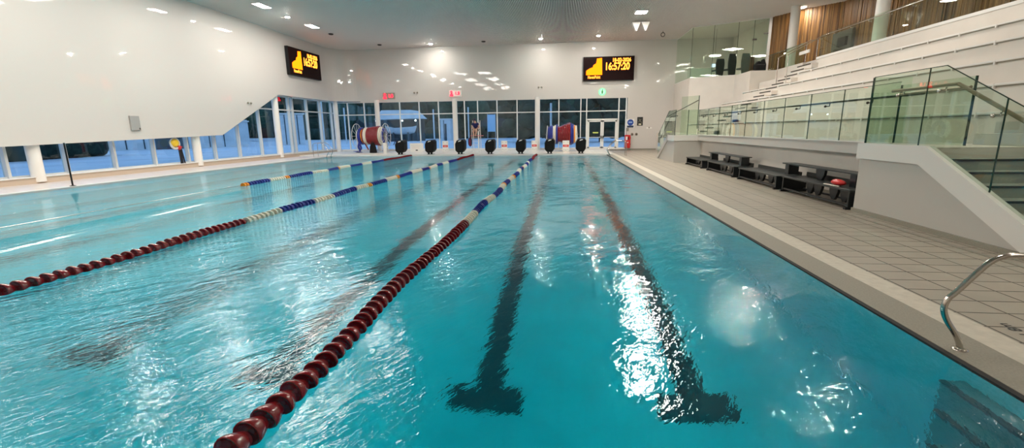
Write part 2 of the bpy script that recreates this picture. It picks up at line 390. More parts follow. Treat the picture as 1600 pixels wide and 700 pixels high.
# ------------------------------------------------------------------ windows
def win_far(idx, x0, x1, mull, y=37.28, z0=0.16, z1=4.08, transom=3.05):
    f = MB()
    for x in mull: f.box(x - 0.035, x + 0.035, y - 0.06, y + 0.10, z0, z1)
    f.box(x0, x1, y - 0.05, y + 0.08, transom - 0.035, transom + 0.035)
    f.box(x0, x1, y - 0.05, y + 0.08, z1 - 0.05, z1); f.box(x0, x1, y - 0.05, y + 0.08, z0, z0 + 0.06)
    w = struct(f.build('window_%d' % idx, 'frame_far'))
    MB().box(x0, x1, y + 0.015, y + 0.025, z0, z1).build('pane', 'glass_win', w)
    return w
win_far(1, -18.9, -15.4, [-18.0, -16.55])
win_far(2, -15.2, -8.9, [-13.47, -11.82, -10.19])
win_far(3, -8.6, -2.2, [-8.02, -7.03 + .1, -5.34, -3.71])
win_far(4, -1.9, 1.86, [-0.36, 1.37, 1.83])
w5 = MB(); y = 37.28
for x in (4.33, 4.9): w5.box(x - 0.04, x + 0.04, y - 0.06, y + 0.10, 0.06, 4.08)
w5.box(1.86, 4.9, y - .05, y + .08, 3.02, 3.09); w5.box(1.86, 4.33, y - .05, y + .08, 2.38, 2.46); w5.box(1.86, 4.9, y - .05, y + .08, 4.02, 4.08); w5.box(4.33, 4.9, y - .05, y + .08, .06, .2)
w5 = struct(w5.build('window_5', 'frame_far'))
MB().box(1.86, 4.33, y + .015, y + .025, 2.46, 4.05).add([], []).box(4.33, 4.9, y + .015, y + .025, .2, 4.05).build('pane', 'glass_win', w5)
# double door
d = struct(MB().box(1.86, 1.94, y - .06, y + .1, .06, 2.40).box(4.22, 4.30, y - .06, y + .1, .06, 2.40).box(1.86, 4.30, y - .06, y + .1, 2.34, 2.40).build('door_1', 'frame_far'), 'white framed double glass door')
for k, (a, b) in enumerate(((1.95, 3.07), (3.09, 4.21))):
    lf = MB(); lf.box(a, a + .12, y - .03, y + .03, .08, 2.32); lf.box(b - .12, b, y - .03, y + .03, .08, 2.32)
    lf.box(a, b, y - .03, y + .03, .08, .26); lf.box(a, b, y - .03, y + .03, 2.22, 2.32)
    lo = lf.build('door_leaf', 'frame_far', d)
    MB().box(a + .12, b - .12, y - .005, y + .005, .26, 2.22).build('pane', 'glass_win', lo)
    MB().tube([(a + .06, y - .1, 1.02), (b - .06, y - .1, 1.02)], .02, 8).build('push_bar', 'frame_far', lo)
    hx = b - .07 if k == 0 else a + .07
    MB().box(hx - .04, hx + .04, y - .13, y - .03, .92, 1.14).build('door_latch', 'dark_metal', lo)
MB().box(2.35, 2.78, y - .012, y - .006, 1.33, 1.43).build('door_sticker', mat('sticker', (0.55, 0.65, 0.15), .5), d)
# left facade
fl = MB(); gx = -19.28
ys = [3.9, 5.85, 7.8, 9.75, 11.7, 13.7, 15.65, 17.6, 19.55, 21.5, 23.4, 25.35, 27.4, 29.35, 30.75, 31.2, 33.05, 34.95, 36.75]
for q in ys: fl.box(gx - 0.05, gx + 0.16, q - 0.045, q + 0.045, 0.245, 4.14)
fl.box(gx - .05, gx + .1, 2, 37.3, 3.18, 3.26); fl.box(gx - .05, gx + .1, 2, 37.3, .245, .30); fl.box(gx - .05, gx + .1, 2, 37.3, 4.08, 4.14)
w6 = struct(fl.build('window_6', 'frame'), 'long row of side windows with grey fins')
MB().box(gx, gx + .01, 2, 37.3, .25, 4.14).build('pane', 'glass_win', w6)
# closure behind the slab above the low windows and near end
slab('wall_side', 'plaster', -19.45, -19.1, -5, 2, -0.1, CZ)
slab('wall_side_top', 'plaster', -19.45, -19.1, 2, 37.6, 4.14, CZ)
for (x, y_) in ((-15.3, 36.98), (-8.75, 36.98), (-2.05, 36.98), (-18.78, 36.7), (-19.0, 28.95), (-19.0, 21.9), (-19.0, 14.45)):
    struct(MB().lathe([(.2, 0.05), (.2, 4.2)], (x, y_, 0), n=24).build('column', 'column'), 'round white column by the windows')

# ------------------------------------------------------------------ right side: terrace, stairs
TZ = 1.33
ter = MB()
ter.prism([(6.5, 9.7), (6.5, 23.2), (6.55, 26.4), (8.0, 26.4), (8.0, 31.5), (16, 31.5), (16, -5), (7.5, -5), (7.5, 8.2), (6.5, 8.2)], 'z', 1.08, TZ)
struct(ter.build('floor_terrace', 'stairwall'), 'raised spectator terrace with pale fascia')
# near stair mass (descends toward the camera)
nm = MB(); nm.prism([(9.7, -0.05), (9.7, 1.12), (8.2, 1.12), (5.6, -0.05)], 'x', 5.84, 6.3)
near_base = struct(nm.build('wall_stair_near', 'stairwall'), 'pale solid base of the near staircase')
sg = MB(); sg.prism([(9.75, 1.06), (9.75, 1.36), (8.06, 1.36), (5.35, -0.02), (4.9, -0.02), (4.9, -0.05), (5.95, -0.05), (8.15, 1.06)], 'x', 5.79, 5.93)
struct(sg.build('trim_10', 'white'), 'sloping pale stringer of the near staircase')
slab('wall_stair_side', 'stairwall', 6.3, 7.0, 9.6, 9.7, -0.05, 1.10)
slab('baseboard_stair', 'gutter', 5.80, 5.84, 5.6, 9.7, 0.0, 0.08)
slab('trim_11', 'gutter', 5.50, 5.56, -5, 9.5, 0.0, 0.012)
stn = MB(); dk = MB()
N_ST = 8; rise = TZ / N_ST; going = 0.335
for k in range(N_ST):
    y1 = 8.1 - going * k
    z1 = TZ - rise * k
    stn.box(5.93, 7.9, y1 - going, y1, 0, z1 - rise + rise * 0.0)
    dk.box(5.93, 7.9, y1 - going - 0.012, y1 - going + 0.02, z1 - rise - 0.03, z1 - rise + 0.003)
stair = struct(stn.build('stair_near', mat('stair_tread', (0.32, 0.32, 0.27), 0.5)), 'broad near staircase up to the terrace')
dk.build('stair_nosing', 'dark_metal', stair)
slab('floor_landing', 'plaster', 5.93, 7.5, 8.1, 9.7, 1.1, TZ + .001)
# far stair mass
slab('wall_stair_far', 'stairwall', 5.42, 6.7, 23.2, 24.6, -0.05, 1.06, 'pale solid base of the far staircase')
slab('trim_12', 'white', 5.38, 6.7, 23.16, 24.7, 1.06, 1.33)
fm = MB(); fm.prism([(24.6, -.05), (24.6, 1.08), (26.9, -.05)], 'x', 5.42, 5.52); fm.prism([(24.6, 1.06), (24.6, 1.36), (27.2, 0.02), (26.9, -.04)], 'x', 5.38, 5.5)
struct(fm.build('wall_stair_far_side', 'stairwall'))
fs_ = MB()
for k in range(8): fs_.box(5.5, 6.6, 24.6 + .3 * k, 24.9 + .3 * k, -.02, TZ - rise * (k + 1))
struct(fs_.build('stair_far', 'plaster'))
slab('wall_walk', 'plaster', 7.3, 8.45, 26.4, 37.2, -0.05, TZ)
slab('wall_under', 'plaster', 6.7, 6.8, 23.2, 26.5, -.05, TZ - .05)

# seating tiers
TX = [8.0, 8.87, 9.74, 10.6, 11.48, 12.35]
TZs = [1.87, 2.46, 3.06, 3.65, 4.25, 4.95]
A0, A1 = 24.7, 26.2      # aisle
def tier(y0, y1, nmax, ends):
    for i in range(nmax):
        y0 = 9.3 if (i == 0 and y0 < 0) else (-4.9 if y0 == 9.3 else y0)
        z1 = TZs[i]; z0 = (TZs[i - 1] if i else TZ)
        x1 = TX[i + 1] if i < 5 else 12.6
        yy = ends[i]
        o = struct(MB().box(TX[i], x1 + (0.0 if i < 5 else 0.0), y0, yy, z0 - 0.5, z1 - 0.02).build('grandstand_tier', 'plaster'), 'white step of the spectator stand')
tier(-4.9, A0, 6, [A0] * 6)
tier(A1, 31, 6, [31.0, 30.5, 30.2, 29.4, 29.2, 31.0])
def bench_row(i, y0, y1, lab):
    z = TZs[i]; x = TX[i]
    r = empty('spectator_bench', (x, (y0 + y1) / 2, z)); ly0, ly1 = y0 - (y0 + y1) / 2, y1 - (y0 + y1) / 2
    tag(r, lab, 'bench', 'white bench boards along the stand')
    MB().box(-0.05, 0.33, ly0, ly1, 0.0, 0.045).build('seat_board', 'white', r, bevel=.008)
    q = ly0 + 0.6; br0 = None
    while q < ly1:
        if br0 is None: br0 = MB().box(-0.056, 0.1, -0.02, 0.02, -0.05, 0.047).build('bracket', 'white', r); bo = br0
        else: bo = br0.copy(); COL.objects.link(bo); bo.parent = r
        bo.location = (0, q, 0); q += 1.15
    MB().box(-0.02, 0.0, ly0, ly1, -0.028, -0.0).build('shade_line', 'gutter', r)  # grey strip put in as the shade line under the seat board
names = ['lowest', 'second', 'third', 'fourth', 'fifth and highest']
for i in range(5):
    bench_row(i, -4.8 if i else 9.35, A0 - 0.02, 'long white spectator bench right of the aisle, %s row of the stand' % names[i])
    if i < 4: bench_row(i, A1 + 0.02, [30.9, 30.4, 30.1, 29.2][i], 'short white spectator bench left of the aisle, %s row of the stand' % names[i])
# aisle steps between tiers
ai = MB(); an = MB()
for i in range(6):
    z0 = TZs[i - 1] if i else TZ; z1 = TZs[i]
    xa = (TX[i - 1] if i else TX[0] - .87)
    for k in (1, 2):
        zz = z0 + (z1 - z0) * k / 3; xx = xa + 0.87 * (0.33 * k)
        ai.box(xx, TX[i], A0, A1, z0 - .3, zz)
        an.box(xx - 0.012, xx + 0.05, A0 + .1, A1 - .1, zz - 0.05, zz + 0.004)
    if i < 5:
        ai.box(TX[i], TX[i + 1], A0, A1, z0 - .1, z1 - .0)
        an.box(TX[i] - 0.012, TX[i] + 0.05, A0 + .1, A1 - .1, z1 - 0.05, z1 + 0.004)
aisle = struct(ai.build('stair_aisle', 'plaster'), 'narrow white aisle steps with dark nosings through the stand')
an.build('stair_nosing', 'dark_metal', aisle)
# small steps at the near end of the lowest row
sm = MB(); sm.box(7.4, 8.87, 7.3, 9.2, TZ, TZ + .2); sm.box(7.8, 8.87, 7.3, 9.3, TZ + .2, TZ + .40); sm.box(8.25, 8.87, 7.3, 9.3, TZ + .40, TZ + .62); sm.box(8.6, 8.87, 7.3, 9.3, TZ + .62, TZ + .85)
struct(sm.build('stair_side', 'stairwall'), 'low pale steps at the near end of the lowest bench row')
# gallery floor, parapet and timber wall
slab('floor_gallery', 'plaster', 12.5, 16, -5, 37.2, 4.6, 4.93)
sd = 1
slab('trim_13', 'white', 12.33, 12.5, -5, 24.9, 4.9, 5.0)
wd = MB(); wp = [(12.5, 31.2), (13.6, 29.2), (14.9, 27.9), (15.0, -5)]
pts = []
for i in range(3):
    a, b = Vector((*wp[i], 0)), Vector((*wp[i + 1], 0)); L = (b - a).length; t = (b - a) / L; nn = Vector((-t.y, t.x, 0)); q = 0
    if nn.x > 0: nn = -nn
    while q < L - .01:
        w_ = random.choice((.06, .09, .12)); dpt = random.choice((.0, .012, .025)); p0 = a + t * q; p1 = a + t * min(L, q + w_)
        vs = [p0 + nn * dpt, p1 + nn * dpt, p1 - nn * .1, p0 - nn * .1]
        wd.add([(v.x, v.y, z) for z in (4.9, CZ + .1) for v in vs], [(0, 1, 2, 3), (4, 5, 6, 7), (0, 1, 5, 4), (1, 2, 6, 5), (2, 3, 7, 6), (3, 0, 4, 7)])
        q += w_ + .012
struct(wd.build('wall_timber', 'wood'), 'timber boarded wall behind the gallery')
for y_ in (28.5, 21.1, 13.7):
    struct(MB().lathe([(.24, 4.9), (.24, CZ)], (12.75, y_, 0), n=24).build('column', 'column'), 'round white column on the gallery')
# ------------------------------------------------------------------ control room
kr = MB()
kr.prism([(8.45, 37.2), (8.45, 33.0), (12.5, 31.0), (12.5, 37.2)], 'z', 1.2, 4.93)
struct(kr.build('wall_control_base', 'plaster'), 'white base below the glazed control room')
slab('wall_control_box', 'plaster', 10.95, 12.5, 29.3, 31.8, 3.0, 4.93)
slab('wall_control_right', 'plaster', 12.5, 12.6, 31.0, 37.2, 4.9, CZ)
cw = MB(); q0 = Vector((8.47, 37.18, 0)); q1 = Vector((8.47, 33.0, 0)); q2 = Vector((12.45, 31.02, 0))
cw.bar(q0 + Vector((0, 0, CZ - .03)), q1 + Vector((0, 0, CZ - .03)), .06, .06); cw.bar(q1 + Vector((0, 0, CZ - .03)), q2 + Vector((0, 0, CZ - .03)), .06, .06)
cw.bar(q0 + Vector((0, 0, 4.95)), q1 + Vector((0, 0, 4.95)), .05, .04); cw.bar(q1 + Vector((0, 0, 4.95)), q2 + Vector((0, 0, 4.95)), .05, .04)
cw.bar(q2 + Vector((0.05, 0, 4.9)), q2 + Vector((0.05, 0, CZ)), .16, .14)
wc = struct(cw.build('window_7', 'white'), 'green tinted glass front of the control room')
def pane(a, b, z0, z1, parent, name='pane', m='glass_green', th=0.012):
    a = Vector(a); b = Vector(b); t = (b - a).normalized(); n_ = Vector((-t.y, t.x, 0)) * th / 2
    mb = MB(); mb.add([(v.x, v.y, z) for z in (z0, z1) for v in (a + n_, b + n_, b - n_, a - n_)], [(0, 1, 2, 3), (4, 5, 6, 7), (0, 1, 5, 4), (1, 2, 6, 5), (2, 3, 7, 6), (3, 0, 4, 7)])
    return mb.build(name, m, parent)
pane(q0, q1, 4.97, CZ - .05, wc)
je = MB()
cuts = [0, .30, .62, .82, 1.0]
for i in range(4):
    a = q1.lerp(q2, cuts[i] + .001); b = q1.lerp(q2, cuts[i + 1] - .001); pane(a, b, 4.97, CZ - .05, wc)
    je.bar(a + Vector((0, 0, 4.97)), a + Vector((0, 0, CZ - .05)), .02, .02)
je.build('pane_joint', 'glass_edge', wc)
ph = q1.lerp(q2, .83)
for z in (7.0,):
    hb = MB(); hb.box(ph.x - .12, ph.x + .12, ph.y - .08, ph.y - .02, z - .05, z + .05); q_ = q1.lerp(q2, .97); hb.box(q_.x - .15, q_.x + .1, q_.y - .1, q_.y - .02, z + .25, z + .32)
    hb.build('door_patch', 'dark_metal', wc)
# furniture of the control room
M['mint'] = mat('mint_panel', (0.55, 0.62, 0.55), .5)
dsk = empty('control_desk', (9.6, 33.9, 4.935)); tag(dsk, 'pale mint control desk behind the glass front of the control room', 'desk')
MB().box(-1.0, .55, -.45, .35, .0, .68).build('cabinet', 'mint', dsk); MB().box(-1.06, .62, -.5, .4, .68, .73).build('desk_top', 'white', dsk)
mon = empty('monitor', (10.25, 33.7, 5.66)); tag(mon, 'small lit monitor on the control desk', 'monitor')
MB().box(-.22, .22, -.03, .0, .0, .26).build('screen', emit_mat('screen_glow', (.6, .8, 1), 1.6), mon); MB().box(-.06, .06, -.03, .1, -.0, .06).build('stand', 'black', mon)
def office_chair(x, y_, m, lab, rz=0.0, hgt=1.28):
    r = empty('office_chair', (x, y_, 4.93), rz); tag(r, lab, 'chair', 'chairs in the control room')
    MB().prism([(-.22, .12), (-.28, .5), (-.30, .9), (-.24, hgt), (.24, hgt), (.30, .9), (.28, .5), (.22, .12)], 'y', -.04, .07).build('backrest', m, r, bevel=.03)
    MB().box(-.28, .28, -.0, .52, .42, .53).build('seat', m, r, bevel=.03)
    MB().tube([(0, .25, .08), (0, .25, .43)], .03, 8).build('stem', 'dark_metal', r)
    b = MB()
    for k in range(5): a = 2 * PI * k / 5; b.bar((0, .25, .09), (.3 * math.cos(a), .25 + .3 * math.sin(a), .05), .05, .04)
    b.build('star_base', 'black', r)
    return r
M['greyf'] = mat('grey_fabric', (.12, .12, .11), .8); M['brownf'] = mat('brown_fabric', (.20, .09, .05), .7)
office_chair(10.32, 32.85, 'black', 'narrow black chair at the right end of the control desk', .2, 1.2)
office_chair(10.98, 32.55, 'black', 'broad black high-backed chair in the middle of the control room', .3, 1.45)
office_chair(11.68, 32.2, 'greyf', 'grey chair right of the broad black chair in the control room', .3, 1.4)
office_chair(12.2, 32.9, 'brownf', 'brown chair nearest the right wall of the control room', .2, 1.35)
pl = empty('pendant_lamp', (10.3, 34.0, 6.5)); tag(pl, 'flat round pendant lamp hanging in the control room', 'lamp')
MB().lathe([(.02, .12), (.38, .06), (.4, 0.0)], (0, 0, 0), n=20).build('lamp_shade', 'white', pl); 
MB().tube([(0, 0, .1), (0, 0, CZ - 6.45)], .008, 6).build('cord', 'black', pl)
PL_ = pl
bx = empty('equipment_case', (11.75, 30.1, 4.93)); tag(bx, 'black equipment case with pointed cover on the white ledge right of the control room glass', 'equipment')
MB().box(-.3, .3, -.2, .2, 0, .42).build('case_body', 'black', bx, bevel=.02); MB().prism([(-.3, .42), (-.12, .62), (.02, .5), (.16, .74), (.3, .42)], 'y', -.18, .18).build('cover', 'black', bx)

# ------------------------------------------------------------------ glass balustrades
def knob(mb, p, side):
    # bracket with ball between glass and rail
    x, y_, z = p
    mb.tube([(x, y_, z - .09), (x + side * .08, y_, z - .09), (x + side * .085, y_, z - .02)], .012, 6); mb.ball((x - side * .015, y_, z - .09), .03, 8, 6)
def balustrade(name, lab, pts, zf, top, npan=None, rail=None, base=None, gap=.012, joint=True):
    pass
mg = empty('glass_balustrade', (6.5, 16.4, TZ)); tag(mg, 'long straight green glass balustrade above the black benches', 'balustrade')
ypan = [9.9, 11.68, 13.12, 14.55, 15.98, 17.43, 18.87, 20.3, 21.75, 23.2]
jm = MB(); rb = MB()
for i in range(len(ypan) - 1):
    a, b = ypan[i] - 16.4, ypan[i + 1] - 16.4
    MB().box(-.008, .008, a + .008, b - .008, 0, 1.18).build('glass_panel', 'glass_green', mg)
    jm.box(-.009, .009, b - .006, b + .006, 0, 1.18)
    kk = MB(); knob(kk, (.0, (a + b) / 2, .93), 1); kk.build('rail_bracket', 'dark_metal', mg) 
jm.box(-.012, .012, ypan[0] - 16.4, ypan[-1] - 16.4, 1.176, 1.186)
jm.build('panel_edge', 'glass_edge', mg)
MB().tube([(.09, 9.4 - 16.4, .93), (.09, 23.2 - 16.4, .93)], .022, 8).build('handrail', 'dark_metal', mg)
MB().box(-.03, .03, 9.9 - 16.4, 23.2 - 16.4, -.0, .025).build('base_channel', 'white', mg)
# near stair balustrade
ng = empty('glass_balustrade', (5.86, 8.0, TZ)); tag(ng, 'green glass balustrade with oak rail stepping down beside the near staircase', 'balustrade')
def L(p): return (0, p[0] - 8.0, p[1] - TZ)
def gp(poly): 
    MB().prism([(p[0] - 8.0, p[1] - TZ) for p in poly], 'x', -.009, .009).build('glass_panel', 'glass_green', ng)
sl = .505
def zb(y_): return 1.36 if y_ > 8.05 else 1.36 - (8.05 - y_) * sl
def zt(y_): return 2.58 if y_ > 7.98 else 2.58 - (7.98 - y_) * sl
cutsy = [9.63, 8.3, 6.88, 5.5]
gp([(9.63, 1.36), (9.63, 2.58), (8.31, 2.58), (8.31, 1.36)])
gp([(8.29, 1.36), (8.29, 2.58), (7.98, 2.58), (6.89, zt(6.89)), (6.89, zb(6.89)), (8.05, 1.36)])
gp([(6.87, zb(6.87)), (6.87, zt(6.87)), (5.5, zt(5.5)), (5.5, zb(5.5))])
e = MB()
for y_ in (9.63, 8.3, 6.88): e.bar(L((y_, zb(y_))), L((y_, zt(y_))), .014, .014)
for a, b in (((9.63, 2.585), (7.98, 2.585)), ((7.98, 2.585), (5.5, zt(5.5)))): e.bar(L(a), L(b), .014, .010)
e.build('panel_edge', 'glass_edge', ng)
hr = MB(); hr.tube([(.1, 9.25 - 8, 2.30 - TZ), (.1, 7.85 - 8, 2.30 - TZ), (.1, 5.2 - 8, 2.30 - TZ - 2.65 * sl)], .028, 10)
hr.build('handrail', 'bronze', ng)
for y_ in (8.95, 8.05, 7.05, 6.2):
    kb = MB(); knob(kb, (.01, y_ - 8, (2.30 if y_ > 7.85 else 2.30 - (7.85 - y_) * sl) - TZ), 1); kb.build('rail_bracket', 'steel', ng)
# end return of glass between the two lines
rg = empty('glass_balustrade', (6.2, 9.66, TZ)); tag(rg, 'short green glass return where the stair balustrade meets the long one', 'balustrade')
MB().box(-.33, .33, -.008, .008, .03, 1.25).build('glass_panel', 'glass_green', rg); MB().box(-.345, -.33, -.012, .012, .03, 1.25).build('panel_edge', 'glass_edge', rg)
# inner stair balustrade (landing side)
ig = empty('glass_balustrade', (6.35, 9.0, TZ)); tag(ig, 'inner glass pane with short rail on the landing of the near staircase', 'balustrade')
MB().box(-.01, .01, -.95, .62, .03, 1.1).build('glass_panel', 'glass_green', ig)
ie = MB().box(-.014, .014, -.97, -.95, .03, 1.1); ie.box(-.014, .014, .62, .64, .03, 1.1); ie.build('panel_edge', 'glass_edge', ig)
MB().tube([(-.09, .5, .93), (-.09, -1.0, .93)], .024, 8).build('handrail', 'bronze', ig)
# far stair balustrade
fg = empty('glass_balustrade', (5.42, 24.6, TZ)); tag(fg, 'green glass balustrade sloping down the far staircase', 'balustrade')
for poly in ([(23.2, 0), (23.2, 1.2), (24.65, 1.2), (24.65, 0)], [(24.67, 0), (24.67, 1.2), (27.1, 0.0), (27.1, -1.15)]):
    MB().prism([(p[0] - 24.6, p[1]) for p in poly], 'x', -.009, .009).build('glass_panel', 'glass_green', fg)
e = MB(); e.bar((0, -1.4, 1.205), (0, .06, 1.205), .02, .015); e.bar((0, .06, 1.205), (0, 2.5, 0), .02, .015); e.bar((0, -1.4, 0), (0, -1.4, 1.2), .025, .025); e.build('panel_edge', 'glass_edge', fg)
MB().tube([(.1, -1.3, .93), (.1, .1, .93), (.1, 2.4, -.22)], .024, 8).build('handrail', 'dark_metal', fg)
fg2 = empty('glass_balustrade', (6.0, 23.2, TZ)); tag(fg2, 'green glass end panels across the head of the far staircase base', 'balustrade')
MB().box(-.55, .0, -.008, .008, 0, 1.2).build('glass_panel', 'glass_green', fg2); MB().box(.02, .5, -.008, .008, 0, 1.2).build('glass_panel', 'glass_green', fg2)
e = MB().box(-.008, .018, -.012, .012, 0, 1.2); e.box(.5, .512, -.012, .012, 0, 1.2); e.build('panel_edge', 'glass_edge', fg2)
fg3 = empty('glass_balustrade', (6.7, 25.0, TZ)); tag(fg3, 'tall glass screen with slanting rail behind the far staircase', 'balustrade')
MB().prism([(-.5, .0), (-.5, 1.95), (.35, 1.95 + .05), (.35, 0)], 'y', .4, .42).build('glass_panel', 'glass_green', fg3)
e = MB().box(.35, .38, .39, .43, .3, 2.0); e.build('panel_edge', 'glass_edge', fg3)
MB().tube([(-1.2, .3, .95), (.3, .3, 1.75)], .022, 8).build('handrail', 'dark_metal', fg3)
# gallery balustrade
gg = empty('glass_balustrade', (12.42, 10.0, 5.0)); tag(gg, 'clear glass balustrade with slim rail along the gallery parapet', 'balustrade')
q = -15.0
while q < 14.6:
    b = min(q + 2.4, 14.9); MB().box(-.006, .006, q + .01, b - .01, 0, 1.02).build('glass_panel', 'glass_green', gg); q += 2.4
MB().tube([(-.05, -15, .93), (-.05, 14.9, .93)], .02, 8).build('handrail', 'steel', gg)
gk = MB()
q = -14
while q < 14.8: gk = MB(); knob(gk, (0, q, .93), -1); gk.build('rail_bracket', 'steel', gg); q += 1.2
g2 = empty('glass_balustrade', (12.42, 28.6, 4.95)); tag(g2, 'short glass balustrade with rail between the aisle and the control room', 'balustrade')
MB().box(-.006, .006, -2.2, 0, 0, 1.0).build('glass_panel', 'glass_green', g2); MB().box(-.006, .006, .02, 1.9, 0, 1.0).build('glass_panel', 'glass_green', g2)
MB().tube([(-.05, -2.2, .93), (-.05, 1.9, .93)], .02, 8).build('handrail', 'steel', g2)
ar = empty('aisle_handrail', (11.6, 25.5, 4.25)); tag(ar, 'slender steel handrail pair at the top of the aisle steps', 'handrail')
for dy in (-.55, .5):
    MB().tube([(-.6, dy, .9), (.9, dy, 1.72), (1.1, dy, 1.72)], .022, 8).build('rail', 'bronze', ar)
    MB().tube([(-.55, dy, -.4), (-.55, dy, .92)], .022, 8).build('post', 'steel', ar)
    MB().tube([(.75, dy, .6), (.75, dy, 1.62)], .022, 8).build('post', 'steel', ar)
MB().box(.4, .45, -.5, .45, 1.0, 1.15).build('gate_board', 'white', ar)
tv = empty('wall_monitor', (14.7, 27.3, 5.7)); tag(tv, 'grey board with a black monitor on the timber wall of the gallery', 'monitor')
MB().box(-.05, .1, -.9, .9, -.3, .9).build('board', mat('grey_board', (.10, .10, .085), .5), tv); MB().box(-.18, -.05, -.6, .1, .1, .55).build('screen', 'black', tv)

# ------------------------------------------------------------------ black benches
def make_bench(length, depth, h, lab, loc, label_group='black benches along the wall', nleg=4):
    r = empty('bench', loc); tag(r, lab, 'bench', label_group); hl = length / 2
    MB().box(-depth / 2, depth / 2, -hl, hl, h - .04, h).build('seat', 'bench_top', r, bevel=.008)
    for s in (-1, 1):
        MB().prism([(-depth / 2 + .02, .05), (-depth / 2 + .02, h - .04), (depth / 2 - .02, h - .04), (depth / 2 - .02, .05)], 'y', s * (hl - .06) - .025, s * (hl - .06) + .025).build('end_panel', 'bench', r)
        MB().bar((-depth / 2 - .03, s * (hl - .06), .025), (depth / 2 + .0, s * (hl - .06), .025), .07, .05).build('foot', 'bench', r)
    mid = [0.0] if nleg == 1 else [-.28 * length, -.14 * length, .08 * length, .2 * length][:nleg]
    for q in mid:
        w = .19 if nleg == 1 else .17; x0 = -depth / 2 + .03
        pts = [(q - w, h - .04), (q + w, h - .04), (q + w * .95, h * .62), (q + w * .6, h * .3), (q + w * .25, .06), (q - w * .25, .06), (q - w * .6, h * .3), (q - w * .95, h * .62)]
        MB().prism(pts, 'x', -.03, .03).build('leg', 'bench', r)
    rl = MB().box(-depth / 2 + .03, -depth / 2 + .08, -hl + .06, hl - .06, .06, .10); rl.box(depth / 2 - .1, depth / 2 - .05, -hl + .06, hl - .06, .06, .10)
    rl.build('foot_rail', 'bench', r)
    MB().box(depth / 2, depth / 2 + .03, -hl, hl, h - .1, h + .10).build('back_rim', mat('rim', (.03, .032, .026), .5) if 'rim' not in bpy.data.materials else bpy.data.materials['rim'], r)
    return r
bz = .38
make_bench(2.5, .62, bz - .04, 'low black bench farthest along the wall, beside the far staircase base', (6.1, 21.05, 0))
make_bench(2.9, .62, bz, 'low black bench under the farther raised shelf bench', (6.1, 17.65, 0))
make_bench(2.75, .62, bz, 'low black bench between the two raised shelf benches', (6.1, 14.4, 0))
make_bench(2.95, .62, bz + .03, 'low black bench with the red bag, nearest the near staircase', (6.12, 11.3, 0))
def upper(loc, length, lab):
    r = empty('shelf_bench', loc); tag(r, lab, 'bench', 'raised shelf benches'); hl = length / 2; h = .30
    MB().box(-.17, .17, -hl, hl, h - .03, h).build('shelf_top', 'bench_top', r)
    for s in (-1, 1): MB().box(-.13, .13, s * (hl - .2) - .1, s * (hl - .2) + .1, 0, h - .03).build('leg', 'bench', r)
    MB().prism([(-.2, h - .03), (.2, h - .03), (.17, .12), (.08, 0), (-.08, 0), (-.17, .12)], 'x', -.03, .03).build('leg', 'bench', r)
upper((6.25, 18.15, bz + .001), 3.6, 'raised black shelf bench stacked on the farther low bench')
upper((6.25, 11.75, bz + .031), 3.3, 'raised black shelf bench stacked on the nearest low bench')
rbag = empty('throw_bag', (5.98, 10.55, bz + .035)); tag(rbag, 'crumpled red bag lying on the nearest black bench', 'bag')
b = MB().ball((0, 0, .07), .1, 12, 8, (1.0, 2.2, .7), .06, random); b.ball((.02, .16, .06), .07, 10, 6, (1, 1.3, .7), .08, random); b.build('bag_body', 'redpaint', rbag)
MB().tube([(-.1, -.22, .01), (-.16, -.05, .015), (-.12, .1, .01), (-.15, .26, .01)], .012, 6).build('strap', 'rwhite', rbag)

# ------------------------------------------------------------------ curved grab rail at right
gr = empty('grab_rail', (3.05, 3.56, 0)); tag(gr, 'curved stainless grab rail at the pool edge in the right foreground', 'handrail')
path = [(0, 0, 0.0), (-.015, -.0, .06), (-.06, 0.0, .14), (-.13, 0.0, .24), (-.165, 0, .33), (-.15, 0, .41), (-.10, 0, .47), (.02, -.0, .63), (.08, 0, .70), (.16, 0, .745), (.28, 0, .755), (.75, 0, .755), (.82, 0, .74), (.85, 0, .69), (.855, 0, .0)]
def smooth_path(p, n=4):
    out = []; P_ = [Vector(q) for q in p]
    for i in range(len(P_) - 1):
        a, b, c, d_ = P_[max(i - 1, 0)], P_[i], P_[i + 1], P_[min(i + 2, len(P_) - 1)]
        for k in range(n):
            t = k / n; out.append(0.5 * ((2 * b) + (c - a) * t + (2 * a - 5 * b + 4 * c - d_) * t * t + (3 * b - a - 3 * c + d_) * t ** 3))
    out.append(P_[-1]); return out
MB().tube(smooth_path(path), .021, 14).build('rail', 'steel', gr)
for x in (0, .855): MB().lathe([(.05, 0), (.05, .008), (.03, .014)], (x, 0, 0), n=18).build('floor_flange', 'steel', gr)
# depth marking on the deck
dm = text_mb('1.8m', .13, lambda x, y_, z: (3.80 - y_, 3.98 + x, .002 + z * .2), .002, .002).build('depth_marking', 'ink')
tag(dm, 'black 1.8m depth marking on the deck tiles beside the grab rail', 'marking')

